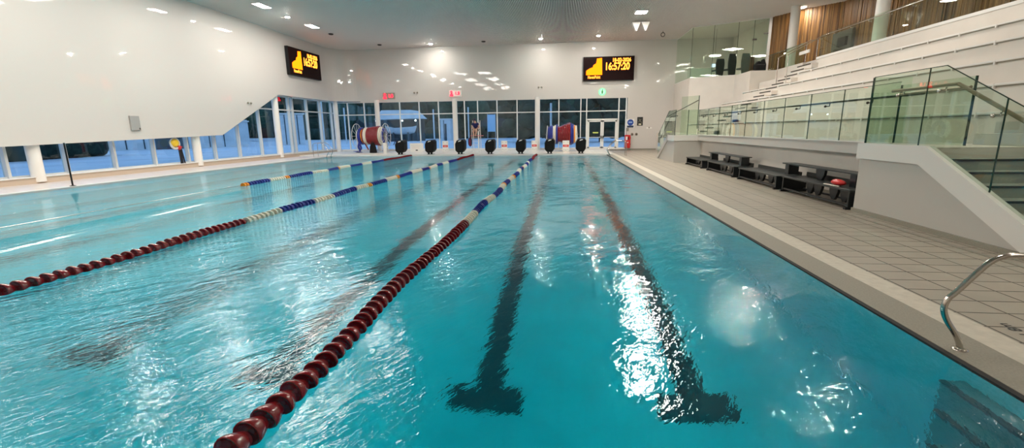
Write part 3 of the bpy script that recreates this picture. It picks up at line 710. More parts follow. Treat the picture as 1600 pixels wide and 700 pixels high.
# far right ladder and left ladder
def ladder(loc, rz, lab):
    r = empty('pool_ladder', loc, rz); tag(r, lab, 'ladder', 'steel pool ladders')
    for dy in (-.3, .3):
        MB().tube(smooth_path([(-.12, dy, -1.0), (-.12, dy, -.1), (-.28, dy, .25), (-.3, dy, .42), (-.1, dy, .75), (.12, dy, .93), (.35, dy, .96), (.7, dy, .92), (.78, dy, .8), (.8, dy, .4), (.8, dy, 0)], 3), .022, 8).build('rail', 'steel', r)
    for k in range(4): MB().box(-.16, -.06, -.3, .3, -.95 + .26 * k, -.92 + .26 * k).build('tread', 'steel', r)
ladder((3.1, 29.2, 0), 0, 'steel pool ladder at the far right corner of the pool')
ladder((-16.5, 32.0 - 1.6, 0), PI, 'steel pool ladder at the far left corner of the pool')
pk = empty('marker_pole', (-16.5, 13.5, 0)); tag(pk, 'thin black pole standing at the left pool edge', 'pole')
MB().tube([(0, 0, 0), (0, 0, 1.45)], .025, 8).build('pole', 'black', pk); MB().lathe([(.09, 0), (.09, .02), (.03, .04)], (0, 0, 0)).build('base', 'black', pk)

# ------------------------------------------------------------------ lane ropes
FC = {}
def float_mesh(m):
    if m in FC: return FC[m]
    r = .086
    mb = MB().lathe([(.018, -.010), (.030, -.016), (.058, -.022), (.076, -.046), (.083, -.056), (.090, -.056), (.092, -.046), (.088, -.022), (.066, .030), (.052, .066), (.018, .068)], (0, 0, 0), axis='y', n=18)
    o = mb.build('float', m); me = o.data; bpy.data.objects.remove(o); FC[m] = me; return me
def band(y_):
    if y_ < 8.1: return 'red'
    if y_ > 25.8: return 'red'
    bounds = [8.1, 9.2, 10.4, 11.5, 12.8, 13.95, 15.2, 16.4, 18.0, 19.2, 20.4, 21.6, 22.8, 24.0, 25.8]
    for i in range(len(bounds) - 1):
        if y_ < bounds[i + 1]:
            if i in (4, 6, 9) and y_ > bounds[i + 1] - .2: return 'ryellow'
            return 'rwhite' if i % 2 == 0 else 'rblue'
    return 'red'
def lane_rope(x, lab, y0, y1, solid, fstart=0):
    r = empty('lane_rope', (x, y0, -.012)); tag(r, lab, 'lane rope', 'lane ropes across the pool')
    MB().tube([(0, 0, .02), (0, y1 - y0, .02)], .008, 6).build('cable', 'steel', r)
    y_ = max(y0 + .1, fstart); k = 0; rest = {}
    while y_ < y1 - .1:
        m = band(y_); dx = .03 * math.sin(y_ * 1.3 + x); dz = .012 + .012 * math.sin(y_ * 2.1 + x)
        if k < solid:
            o = bpy.data.objects.new('float', float_mesh(m)); COL.objects.link(o); o.parent = r; o.location = (dx, y_ - y0, dz); o.rotation_euler = (random.uniform(-.12, .12), random.uniform(0, 6), random.uniform(-.12, .12))
        else:
            me = float_mesh(m); rest.setdefault(m, MB()).add([v.co + Vector((dx, y_ - y0, dz)) for v in me.vertices], [tuple(p.vertices) for p in me.polygons], True)
        k += 1; y_ += .142
    for m, mb in rest.items():
        o = mb.build('distant_floats', m, r); o['kind'] = 'stuff'
    return r
lane_rope(-1.8, 'lane rope nearest the right pool edge, its red floats running into the foreground', 1.05, 30.95, 95)
lane_rope(-6.15, 'middle lane rope, leaving the picture at its left edge', 1.05, 30.95, 95)
lane_rope(-10.5, 'lane rope farthest from the right pool edge, nearest the side windows', 1.05, 30.95, 0, 13.8)

# ------------------------------------------------------------------ starting blocks with covers
def starting_block(x, lab):
    r = empty('starting_block', (x, 31.36, .065)); tag(r, lab, 'starting block', 'black covered starting blocks')
    prof = [(-.36, .70), (-.23, .93), (.25, .97), (.36, .84), (.34, .30), (.20, .12), (-.19, .12), (-.35, .27)]
    top = [(p[0] * .96, p[1]) for p in prof]
    mb = MB(); n = len(prof); vs = [(p[0] * .9, -.34, p[1] * 1.0) for p in prof] + [(p[0], 0, p[1] + .03) for p in prof] + [(p[0] * .95, .38, p[1] + .05) for p in prof]
    fs = [tuple(range(n))[::-1], tuple(range(2 * n, 3 * n))] + [(j * n + i, j * n + (i + 1) % n, (j + 1) * n + (i + 1) % n, (j + 1) * n + i) for j in range(2) for i in range(n)]
    mb.add(vs, fs); cv = mb.build('cover', 'cover', r, bevel=.012)
    for dx in (-.1, .1): MB().box(dx - .045, dx + .045, -.30, -.12, 0, .2).build('leg', 'cover', r)
    MB().box(-.2, .2, -.3, .3, -.0, .02).build('base_plate', 'dark_metal', r)
    MB().add([(-.12, -.335, .84), (.10, -.335, .90), (.12, -.33, .95), (-.04, -.33, .93)], [(0, 1, 2, 3)]).add([(-.12, -.345, .84), (.10, -.345, .90), (.12, -.34, .95), (-.04, -.34, .93)], [(0, 1, 2, 3)]).build('cover_badge', 'sign_white', cv)
    return r
bx_ = [-11.4, -9.25, -7.1, -5.0, -2.88, -.9, 1.2]
bl = ['far left of the row, beside the red rope reel', 'second from the left, right of the wide low sign', 'third from the left, just left of the lifeguard chair',
      'fourth of the row, just right of the lifeguard chair', 'fifth from the left, left of the third rope end', 'sixth from the left, in front of the rope rack', 'far right of the row, before the glass door']
for x, l in zip(bx_, bl): starting_block(x, 'starting block under black cover, ' + l)

# notice boards between blocks
def notice(x, w, h, lab, pattern):
    r = empty('notice_board', (x, 34.3 if x > 0 else 35.3, .06)); tag(r, lab, 'sign', 'low white notice boards on the end deck')
    bd = MB().box(-w / 2, w / 2, -.02, .02, .02, h).build('board', 'sign_white', r, bevel=.01)
    for s in (-1, 1): MB().box(s * w * .35 - .03, s * w * .35 + .03, -.12, .12, 0, .03).build('foot', 'sign_white', r)
    if pattern:
        MB().box(-w * .42, w * .42, -.026, -.02, h * .42, h * .62).build('red_band', 'redpaint', bd)
        MB().box(-w * .25, w * .25, -.030, -.026, h * .50, h * .54).build('white_line', 'sign_white', bd)
        d_ = MB(); 
        for px, pz in ((-.3, .85), (.3, .85), (-.3, .18), (.3, .18), (0, .14)): d_.box(px * w - .018, px * w + .018, -.026, -.02, pz * h - .018, pz * h + .018)
        d_.build('print', 'ink', bd)
    else:
        d_ = MB(); d2 = MB()
        for k in range(7): d_.bar((-w * .38 + k * .11, -.024, h * .8), (-w * .3 + k * .11, -.024, h * .6 - .03 * (k % 3)), .02, .006)
        for k in range(5): d2.bar((-w * .36 + k * .12, -.024, h * .55), (-w * .25 + k * .12, -.024, h * .35), .025, .006)
        d_.build('print', mat('print_grey', (.3, .25, .2), .6), bd); d2.build('print', mat('print_pink', (.65, .3, .25), .6), bd)
        MB().box(-.09, .09, -.026, -.02, h * .12, h * .24).build('print', 'ink', bd)
notice(-11.56, 1.1, .68, 'wide white board with faint drawings between first and second starting blocks', False)
notice(-9.22, .47, .82, 'white board with red band between second and third starting blocks', True)
notice(-4.54, .47, .80, 'white board with red band between fourth and fifth starting blocks', True)
notice(-2.2, .44, .80, 'white board with red band before the column, between fifth and sixth starting blocks', True)
notice(.21, .50, .80, 'white board with red band in front of the rope rack', True)

# ------------------------------------------------------------------ rope reels
def reel(loc, coils, lab, Rw, white_l, white_r, ax_z, hang=True):
    r = empty('rope_reel', loc); tag(r, lab, 'rope reel', 'reels of stored lane rope')
    half = coils[-1][0] + .1
    MB().tube([(-half - .12, 0, ax_z), (half + .12, 0, ax_z)], .03, 8).build('axle', 'steel', r)
    for s, on in ((-1, white_l), (1, white_r)):
        if on:
            w_ = MB().torus((s * (half + .06), 0, ax_z), Rw, .022, 'x', 32, 6)
            for k in range(6): a = PI * k / 6; w_.tube([(s * (half + .06), Rw * math.cos(a), ax_z + Rw * math.sin(a)), (s * (half + .06), -Rw * math.cos(a), ax_z - Rw * math.sin(a))], .014, 5)
            w_.build('wheel', 'white', r)
        lg = MB(); lg.bar((s * (half + .02), -.35, 0), (s * (half + .02), 0, ax_z), .07, .05, (0, 1, 0)); lg.bar((s * (half + .02), .35, 0), (s * (half + .02), 0, ax_z), .07, .05, (0, 1, 0)); lg.bar((s * (half + .02), -.42, .03), (s * (half + .02), .42, .03), .06, .05)
        lg.build('stand', 'white', r)
    for (x, R, m) in coils:
        MB().torus((x, 0, ax_z), R - .07, .072, 'x', 44, 6, .45).build('rope_coil', m, r)
        MB().torus((x, 0, ax_z), R - .20, .075, 'x', 20, 6, .25).build('rope_coil', m, r)
    return r
c1 = [(-1.02, .52, 'rwhite'), (-.9, .60, 'rblue'), (-.77, .66, 'rblue'), (-.66, .55, 'ryellow'), (-.54, .62, 'red'), (-.42, .66, 'rwhite'), (-.30, .66, 'rwhite')] + [(-.18 + .12 * k, .66 + .015 * k, 'red') for k in range(8)] + [(.80, .70, 'rwhite'), (.92, .62, 'rwhite'), (1.03, .6, 'rblue')]
rl = reel((-15.05, 34.9, .06), c1, 'rope reel with red, white and blue coils on the left of the end deck', .95, True, True, 1.28)
hg = MB()
for k in range(9): hg.ball((-.95 + .05 * math.sin(k), -.35, .95 - .1 * k), .085, 8, 6)
for k in range(8): hg.ball((-.80 + .04 * math.sin(k * 1.3), -.38, .98 - .1 * k), .08, 8, 6)
hg.build('hanging_floats', 'rblue', rl)
hg = MB()
for k in range(8): hg.ball((-.55 + .05 * k, -.36, .9 - .09 * k), .06, 8, 6)
hg.build('hanging_floats', 'red', rl)
bag = empty('equipment_bag', (-14.62, 34.0, .06)); tag(bag, 'tall black bag standing below the left rope reel', 'bag')
MB().prism([(-.26, 0), (-.2, .5), (-.05, .8), (.1, .78), (.22, .4), (.27, 0)], 'y', -.15, .15).build('bag_body', 'cover', bag, bevel=.05); MB().torus((0, 0, .84), .06, .015, 'y', 14, 5).build('bag_handle', 'cover', bag)
pb = empty('white_bin', (-13.62, 33.9, .06)); tag(pb, 'slim white bin right of the black bag under the left reel', 'bin')
MB().lathe([(.14, 0), (.17, .75), (.15, .77), (.12, .1)], (0, 0, 0), n=16).build('bin_body', 'white', pb)
fw = empty('flippers', (-15.9, 34.2, .06)); tag(fw, 'dark blue swim fins in a heap below the blue floats', 'fins')
for k in range(3): MB().prism([(-.06, 0), (-.12, .38), (.12, .42), (.06, 0)], 'z', .02 + .05 * k, .05 + .05 * k).build('fin', 'rblue', fw, loc=(0, 0, 0)).rotation_euler = (0, 0, k * .9)
c2 = [(-.98, .55, 'rblue'), (-.86, .62, 'rblue'), (-.74, .66, 'rblue'), (-.62, .60, 'rwhite'), (-.50, .66, 'rwhite'), (-.38, .72, 'rblue'), (-.26, .60, 'red')] + [(-.14 + .12 * k, .58 + .05 * k, 'red') for k in range(6)] + [(.58, .85, 'red'), (.70, .80, 'rblue'), (.82, .74, 'rblue'), (.92, .66, 'ryellow'), (1.02, .62, 'rwhite')]
reel((-.1, 35.15, .06), c2, 'rope reel wound with many red coils behind the sixth starting block', .3, False, False, 1.25)
pp = empty('tall_posts', (-.1, 36.15, .06)); tag(pp, 'pair of slim white uprights flanking the right rope reel', 'rack')
for s in (-1, 1): MB().bar((s * 1.28, 0, 0), (s * 1.12, 0, 1.9), .07, .07, (0, 1, 0)).build('post', 'white', pp)
MB().bar((-1.2, 0, .1), (1.2, 0, .1), .06, .06).build('crossbar', 'white', pp)

# ------------------------------------------------------------------ lifeguard chair and person
ch = empty('lifeguard_chair', (-6.62, 34.6, .06)); tag(ch, 'tall white lifeguard chair with pink footboard before the far windows', 'lifeguard chair')
for dx in (-.28, .28):
    MB().tube([(dx, -.35, 0), (dx, -.15, 2.0)], .028, 8).build('leg', 'white', ch); MB().tube([(dx, .55, 0), (dx, .3, 2.35)], .028, 8).build('leg', 'white', ch)
    MB().tube([(dx, -.2, 1.95), (dx, .32, 1.95)], .024, 8).build('armrest', 'white', ch)
MB().box(-.29, .29, -.18, .32, 1.55, 1.60).build('seat', 'white', ch); MB().box(-.28, .28, .29, .33, 1.75, 2.2).build('backrest', 'white', ch)
MB().box(-.34, .62, -.42, -.18, 1.20, 1.24).build('footboard', 'pink', ch)
for k in range(4): MB().tube([(-.28, -.33 + .045 * k, .25 + .28 * k), (.28, -.33 + .045 * k, .25 + .28 * k)], .018, 6).build('rung', 'white', ch)
bk = empty('backpack', (-6.98, 34.1, .45)); tag(bk, 'dark purple backpack hanging from the left side of the lifeguard chair', 'bag')
MB().ball((0, 0, .38), .2, 12, 10, (.8, .55, 1.75), .04, random).build('bag_body', mat('purple_bag', (.03, .008, .03), .7), bk); MB().tube([(-.05, 0, .68), (0.02, .03, .86), (.08, .05, .68)], .015, 6).build('strap', 'black', bk)
MB().box(-.02, .02, -.13, -.10, .1, .6).build('trim', mat('magenta', (.3, .01, .08), .6), bk)
def skin_body(name, verts, edges, radii, m, parent, levels=2):
    me = bpy.data.meshes.new(name); me.from_pydata(verts, edges, []); o = bpy.data.objects.new(name, me); COL.objects.link(o); o.parent = parent
    sk = o.modifiers.new('skin', 'SKIN'); sk.use_smooth_shade = True
    for i, r_ in enumerate(radii):
        me.skin_vertices[0].data[i].radius = (r_, r_) if not isinstance(r_, tuple) else r_
    me.skin_vertices[0].data[0].use_root = True
    sb = o.modifiers.new('sub', 'SUBSURF'); sb.levels = levels; sb.render_levels = levels
    me.materials.append(M[m]); return o
def ensure_skin(me):
    pass
pe = empty('person', (-6.60, 34.55, 1.70)); pe.scale = (1.06, 1.06, 1.06); tag(pe, 'seated lifeguard in navy shirt and black shorts leaning forward on the tall chair', 'person')
def mk(name, pts, par_idx, rad, m):
    import bmesh
    me = bpy.data.meshes.new(name); me.from_pydata([Vector(p) for p in pts], [(par_idx[i], i) for i in range(1, len(pts))], [])
    bm = bmesh.new(); bm.from_mesh(me); lay = bm.verts.layers.skin.verify(); bm.verts.ensure_lookup_table()
    for i, v in enumerate(bm.verts): v[lay].radius = (rad[i], rad[i]) if not isinstance(rad[i], tuple) else rad[i]; v[lay].use_root = (i == 0)
    bm.to_mesh(me); bm.free()
    o = bpy.data.objects.new(name, me); COL.objects.link(o); o.parent = pe
    sk = o.modifiers.new('skin', 'SKIN'); sk.use_smooth_shade = True
    sb = o.modifiers.new('sub', 'SUBSURF'); sb.levels = 1; sb.render_levels = 1; me.materials.append(M[m]); return o
# body: pelvis, spine, neck, head, arms with hands, legs with feet
P_ = []; Q_ = []; Rr = []
def V_(p, par, r_): P_.append(p); Q_.append(par); Rr.append(r_); return len(P_) - 1
pel = V_((0, .05, 0), 0, (.15, .12)); s1 = V_((0, -.02, .18), pel, (.15, .11)); s2 = V_((0, -.14, .38), s1, (.17, .12)); nk = V_((0, -.22, .52), s2, .055); hd = V_((0, -.29, .60), nk, .085); ht = V_((0, -.32, .70), hd, .085); 
for s in (-1, 1):
    sh = V_((s * .17, -.16, .42), s2, .065); el = V_((s * .28, -.20, .18), sh, .045); wr = V_((s * .10, -.36, .07), el, .03); hn = V_((s * .06, -.42, .05), wr, .038)
    for f_, (dx, ln) in enumerate(((-.03, .07), (-.01, .085), (.01, .08), (.03, .06))):
        k1 = V_((s * .06 - s * .03 + dx * .6, -.46, .045), hn, .011); V_((s * .03 + dx * .8, -.46 - ln * .5, .01), k1, .009)
    V_((s * .02, -.42, .08), hn, .011)
    kn = V_((s * .12, -.42, -.02), pel, .075); an_ = V_((s * .06, -.44 - .0, -.36), kn, .045); ft = V_((s * .06, -.50, -.40), an_, .035); V_((s * .06, -.60, -.405), ft, .028)
body = mk('body', P_, Q_, Rr, 'skin')
sh_ = mk('shirt', [(0, .05, .04), (0, -.02, .2), (0, -.14, .39), (-.17, -.16, .43), (-.235, -.19, .30), (.17, -.16, .43), (.235, -.19, .30), (0, -.2, .49)], [0, 0, 1, 2, 3, 2, 5, 2], [(.19, .15), (.20, .15), (.215, .15), .10, .08, .10, .08, .08], 'navy')
mk('shorts', [(0, .05, 0), (-.12, -.12, 0.0), (-.13, -.32, -.01), (.12, -.12, 0.0), (.13, -.32, -.01)], [0, 0, 1, 0, 3], [(.17, .14), .11, .095, .11, .095], 'shorts')
MB().ball((0, -.29, .70), .108, 14, 10, (.95, 1.05, 1.0)).build('hair', 'hair', pe)
fc = MB(); fc.ball((-.035, -.395, .655), .01, 6, 5); fc.ball((.035, -.395, .655), .01, 6, 5); fc.build('eyes', 'ink', body)
MB().ball((0, -.41, .635), .016, 6, 5, (1, 1.2, 1.3)).build('nose', 'skin', body)

# ------------------------------------------------------------------ wall things
def scoreboard(origin, ux, nrm, lab, w=3.85, h=1.78):
    r = empty('scoreboard', Vector(origin) + Vector(nrm) * .002); tag(r, lab, 'scoreboard', 'electronic scoreboards'); ux = Vector(ux); nr = Vector(nrm); uz = Vector((0, 0, 1))
    def P(x, z, d): return ux * x + uz * z + nr * d
    def bx(x0, x1, z0, z1, d0, d1):
        return MB().add([P(x, z, d_) for d_ in (d0, d1) for z in (z0, z1) for x in (x0, x1)], [(0, 2, 3, 1), (4, 5, 7, 6), (0, 1, 5, 4), (2, 6, 7, 3), (0, 4, 6, 2), (1, 3, 7, 5)])
    bx(-w / 2, w / 2, -h / 2, h / 2, 0, .22).build('casing', 'black', r); scr = bx(-w / 2 + .04, w / 2 - .04, -h / 2 + .04, h / 2 - .04, .22, .23).build('screen', 'screen', r)
    # stepped building emblem
    em = [(-1.70, -.45), (-1.70, -.12), (-1.45, .03), (-1.20, .12), (-1.16, .28), (-.95, .40), (-.90, .75), (-.52, .78), (-.48, -.45)]
    mb = MB(); mb.add([P(x, z, d_) for d_ in (.232, .24) for x, z in em], [tuple(range(9)), tuple(range(9, 18))] + [(i, (i + 1) % 9, 9 + (i + 1) % 9, 9 + i) for i in range(9)])
    mb.build('emblem', 'led', scr)
    text_mb('HavenPoint', .31, lambda x, y_, z: P(x * .66 - 1.10, y_ - .62, .236 + z), .006, .008).build('lettering', 'led_bright', scr)
    text_mb('18-02-2026', .38, lambda x, y_, z: P(x * .80 + .96, y_ + .60, .236 + z), .006, .013).build('lettering', 'led_bright', scr)
    text_mb('16:57:20', .74, lambda x, y_, z: P(x * .74 + .64, y_ + .13, .236 + z), .006, .024).build('lettering', 'led_bright', scr)
    fr = MB()
    return r
scoreboard((3.42, 37.2, 6.2), (1, 0, 0), (0, -1, 0), 'black electronic scoreboard with orange clock on the far wall above the door')
scoreboard((-18.7, 32.3, 6.48), (0, 1, 0), (1, 0, 0), 'black electronic scoreboard with orange clock on the left wall above the side windows', 4.1, 1.86)
def red_sign(x, z, lab, lit):
    r = empty('pool_sign', (x, 37.2, z)); tag(r, lab, 'sign', 'red lit signs above the far windows')
    pnl = MB().box(-.5, .52, -.06, 0, -.24, .26).build('panel', 'sign_white' if lit else mat('dim_panel', (.35, .28, .25), .5), r)
    p = MB(); p.torus((-.32, -.08, .12), .07, .03, 'y', 16, 6); p.box(-.46, -.18, -.09, -.065, -.22, -.12); p.prism([(-.46, -.1), (-.32, .06), (-.18, -.1)], 'y', -.085, -.065)
    p.build('pictogram', 'led_red', pnl)
    text_mb('1.8', .34, lambda a, b_, c: (a + .16, -.075 - c, b_ - .0), .01, .012).build('lettering', 'led_red', pnl)
red_sign(-14.3, 4.52, 'left red lit sign above the far windows, with darker panel', False)
red_sign(-8.7, 4.62, 'right red lit sign above the far windows, on a white panel', True)
ex = empty('exit_sign', (3.0, 37.2, 4.5)); tag(ex, 'round green glowing exit sign above the glass door', 'sign')
MB().lathe([(.26, -.04), (.26, 0)], (0, 0, 0), 'y', 24).build('rim', 'led_green', ex); MB().lathe([(.20, -.05), (.20, -.04)], (0, 0, 0), 'y', 24).build('disc', emit_mat('exit_pale', (.42, 1.0, .48), 1.5), ex)
em = MB(); em.box(-.05, .05, -.06, -.052, -.14, .1); em.ball((.02, -.055, .15), .04, 8, 6); em.bar((-.12, -.056, .04), (.12, -.056, .02), .03, .01); em.bar((0, -.056, -.12), (-.12, -.056, -.2), .03, .01); em.bar((0, -.056, -.12), (.11, -.056, -.2), .03, .01)
em.build('running_figure', mat('exit_dark_green', (.0, .16, .03), .5), ex)
fe = empty('extinguisher_cabinet', (5.05, 37.1, .06)); tag(fe, 'red fire extinguisher cabinet standing by the far wall right of the door', 'fire extinguisher')
cb_ = MB().box(-.22, .22, -.22, .06, .1, 1.12).build('cabinet', 'redpaint', fe, bevel=.03); MB().box(-.16, -.02, -.225, -.22, .72, 1.0).build('label_plate', 'sign_white', cb_); MB().box(.02, .1, -.225, -.22, .74, .98).build('window', 'black', cb_)
MB().box(-.04, .06, -.226, -.22, .5, .58).build('label_plate', 'sign_white', cb_); MB().box(-.18, .18, -.16, .0, 0, .1).build('plinth', 'gutter', fe)
for z in (.35, .85): MB().tube([(.24, -.1, z), (.24, -.1, z + .08)], .025, 6).build('hinge', 'dark_metal', cb_)
bs = empty('safety_sign', (5.25, 37.19, 2.1)); tag(bs, 'round blue safety sign with dark strip on the far wall', 'sign')
MB().box(-.3, .3, -.01, 0, -.38, .30).build('backing', 'sign_white', bs); MB().lathe([(.24, -.02), (.24, -.01)], (0, 0, .04), 'y', 24).build('disc', 'sign_blue', bs); MB().box(-.25, .25, -.015, -.01, -.36, -.2).build('strip', mat('navy_strip', (.02, .04, .09), .5), bs)
MB().box(-.14, .14, -.025, -.02, .0, .1).build('symbol', mat('pale_blue', (.3, .45, .75), .5), bs)
ks = empty('safety_sign', (5.98, 37.19, 2.2)); tag(ks, 'black rectangular safety sign with pale figure right of the blue sign', 'sign')
MB().box(-.22, .22, -.012, 0, -.32, .34).build('backing', 'ink', ks)
em = MB(); em.bar((-.12, -.015, -.05), (.1, -.015, .2), .05, .006); em.bar((-.1, -.015, .2), (.02, -.015, .08), .04, .006); em.bar((.0, -.015, .05), (.14, -.015, -.1), .05, .006); em.box(-.1, .1, -.018, -.012, -.26, -.16); em.build('symbol', mat('cream_ink', (.7, .65, .45), .5), ks)
for (x, z, l) in ((5.42, 1.22, 'left of the pair of round wall sockets right of the extinguisher cabinet'), (5.75, 1.22, 'right of the pair of round wall sockets right of the extinguisher cabinet')):
    so = empty('wall_socket', (x, 37.2, z)); tag(so, l, 'socket', 'wall sockets by the door'); MB().lathe([(.10, -.03), (.11, 0)], (0, 0, 0), 'y', 16).build('face', mat('socket_grey', (.22, .18, .14), .5) if 'socket_grey' not in bpy.data.materials else bpy.data.materials['socket_grey'], so); MB().lathe([(.05, -.045), (.05, -.03)], (0, 0, 0), 'y', 12).build('hole', 'dark_metal', so)
so = empty('alarm_call_point', (5.05, 37.2, 1.6)); tag(so, 'small pale wall fitting above the extinguisher cabinet', 'fitting'); MB().box(-.09, .09, -.05, 0, -.13, .12).build('housing', 'gutter', so, bevel=.015)
so = empty('wall_outlet', (6.7, 37.2, 1.7)); tag(so, 'wide pale socket plate on the far wall near the far staircase', 'socket'); MB().box(-.2, .2, -.02, 0, -.05, .05).build('plate', 'sign_white', so, bevel=.005); MB().box(-.05, .05, -.03, -.02, -.03, .08).build('plug', 'gutter', so)
gb = empty('wall_speaker', (-18.7, 18.32, 2.18)); tag(gb, 'grey rectangular loudspeaker box on the left glossy wall', 'speaker')
MB().box(0, .07, -.22, .22, -.31, .31).build('housing', mat('speaker_grey', (.33, .33, .32), .5), gb, bevel=.01); MB().box(.07, .075, .14, .19, -.28, -.2).build('knob', 'dark_metal', gb)
def cameras_(p, nrm, lab):
    r = empty('wall_sensor', p); tag(r, lab, 'sensor', 'pairs of small dark wall sensors')
    t = Vector((0, 1, 0)) if abs(nrm[0]) > .5 else Vector((1, 0, 0))
    for s in (-1, 1):
        MB().ball(t * s * .13 + Vector(nrm) * .05, .06, 10, 6).build('sensor_head', 'gutter', r)
cameras_((-12.0, 37.2, 4.75), (0, -1, 0), 'pair of small sensors on the far wall between the two red signs')
cameras_((-1.85, 37.2, 4.95), (0, -1, 0), 'pair of small sensors on the far wall left of the right scoreboard')
cameras_((-18.7, 26.0, 3.45), (1, 0, 0), 'pair of small sensors on the left wall near the slanting window edge')

# yellow and white buoy on stand at the left ledge
yb = empty('rescue_buoy', (-18.98, 20.75, .245)); tag(yb, 'yellow and white buoy with red trim leaning on a dark stand before the side windows', 'buoy')
MB().ball((0, -.22, 1.02), .24, 14, 10, (.7, 1.0, .85)).build('buoy_body', mat('buoy_yellow', (.85, .55, .03), .4), yb)
MB().torus((0, -.18, .98), .24, .055, 'x', 20, 8).build('buoy_ring', 'white', yb); MB().ball((.0, .02, .78), .12, 10, 8, (.8, 1, 1)).build('buoy_collar', 'redpaint', yb)
for dy in (-.02, .08, .2): MB().tube([(0, dy * .6 + .02, .72), (0, dy + .05, 0)], .035, 6).build('stand_leg', 'shorts', yb)
MB().tube([(0, .0, .86), (.0, .22, .8)], .03, 6).build('stand_arm', 'redpaint', yb)

# ------------------------------------------------------------------ ceiling lamps
LAMPM = {}
def lens(parent, sx, sy, z, watts, round_=False, col=(1, .93, .84)):
    # glowing lens of a fitting; the emission gives the stated output over its own area
    A = PI * sx * sy / 4 if round_ else sx * sy; rad = watts / (PI * A); key = round(rad, 1)
    if key not in LAMPM: LAMPM[key] = emit_mat('lamp_lens', col, rad)
    mb = MB()
    if round_: mb.lathe([(sx / 2 * .8, z), (sx / 2, z + .006), (sx / 2, z + .02)], (0, 0, 0), n=16)
    else: mb.add([(-sx / 2, -sy / 2, z), (sx / 2, -sy / 2, z), (sx / 2, sy / 2, z), (-sx / 2, sy / 2, z)], [(0, 3, 2, 1)])
    return mb.build('lens', LAMPM[key], parent)
GAIN = 1.0
def ceiling_light(x, y_, sx, sy, pw, lab, grp='recessed ceiling lights'):
    r = empty('ceiling_light', (x, y_, CZ)); tag(r, lab, 'ceiling light', grp)
    f_ = MB(); t = .04
    f_.box(-sx / 2 - t, sx / 2 + t, -sy / 2 - t, -sy / 2, -.03, .04); f_.box(-sx / 2 - t, sx / 2 + t, sy / 2, sy / 2 + t, -.03, .04); f_.box(-sx / 2 - t, -sx / 2, -sy / 2, sy / 2, -.03, .04); f_.box(sx / 2, sx / 2 + t, -sy / 2, sy / 2, -.03, .04)
    f_.build('frame', 'white', r); MB().box(-sx / 2, sx / 2, -sy / 2, sy / 2, -.0, .03).build('housing', 'white', r)
    lens(r, sx, sy, -.028, pw * GAIN)
    return r
for y_, lab in ((28.63, 'rectangular ceiling light along the left wall, next to the scoreboard'), (23.78, 'rectangular ceiling light along the left wall, nearer the top edge of the photo'), (18.9, 'rectangular ceiling light along the left wall, above the frame'), (14.0, 'rectangular ceiling light along the left wall, above the grey speaker'), (9.1, 'rectangular ceiling light along the left wall near the camera'), (4.2, 'rectangular ceiling light along the left wall beside the camera')):
    ceiling_light(-15.7, y_, .42, .95, 150, lab)
for x, y_, pw, lab in ((4.37, 28.4, 420, 'bright floodlight in the slatted ceiling above the white loudspeakers'), (4.37, 22.6, 330, 'bright ceiling floodlight over the right lanes, second from the far wall'), (3.3, 16.8, 330, 'bright ceiling floodlight over the right lanes, third from the far wall'), (4.37, 5.0, 110, 'bright ceiling floodlight over the right lanes close to the camera')):
    ceiling_light(x, y_, .62 if y_ > 28 else 1.1, .62 if y_ > 28 else 1.4, pw, lab, 'ceiling floodlights')
for xx_, side in ((-12.0, 'left'), (-9.2, 'right')):  # added panels out of view, to light the pool and its glitter
    for y_ in (20, 13.5, 7.0, 0.5):
        ceiling_light(xx_, y_, 1.3, 2.6, 190 if side == 'left' else 250, 'added unseen panel light over the pool, %s row, %s' % (side, {20: 'farthest', 13.5: 'second farthest', 7.0: 'second nearest', 0.5: 'nearest'}[y_]), 'added unseen ceiling panels')
lens(PL_, .7, .7, -.03, 70 * GAIN, True)
def downlight(x, y_, lab, on=True, z=CZ):
    r = empty('downlight', (x, y_, z)); tag(r, lab, 'downlight', 'small round downlights')
    MB().lathe([(.12, -.05), (.16, -.05), (.16, 0), (.12, 0)], (0, 0, 0), n=18).build('ring', 'white' if on else 'dark_metal', r)
    if on: lens(r, .22, .22, -.07, 110 * GAIN, True)
    else: MB().lathe([(.12, -.07), (.12, -.045)], (0, 0, 0), n=18).build('lens', 'black', r)
downlight(-1.7, 35.0, 'small lit downlight near the far wall, middle of three'); downlight(2.42, 34.6, 'small lit downlight near the far wall, above the right scoreboard'); downlight(-10.1, 35.5, 'small lit downlight near the far wall, leftmost of three')
downlight(-15.75, 26.1, 'small lit downlight between the two rectangular lights along the left wall')
downlight(-15.7, 31.0, 'small dark unlit downlight above the left scoreboard', False); downlight(-14.05, 35.3, 'small dark unlit downlight near the curved corner', False); downlight(-6.0, 35.4, 'small dark unlit downlight near the middle of the far wall', False)
for y_, x, lab in ((28.8, 13.15, 'ceiling light above the gallery by the white column'), (14.0, 13.2, 'ceiling light above the gallery over the long parapet'), (6.0, 13.2, 'ceiling light above the gallery near the camera')):
    ceiling_light(x, y_, .4, .4, 60, lab, 'gallery ceiling lights')
for y_ in (24, 16, 8, 0):  # added lamps out of view, to brighten the stand and near deck
    ceiling_light(9.6, y_, .28, .28, 120, 'added unseen light over the spectator stand, %s' % {24: 'by the aisle', 16: 'second from the aisle', 8: 'third from the aisle', 0: 'beside the camera'}[y_], 'added unseen stand lights')
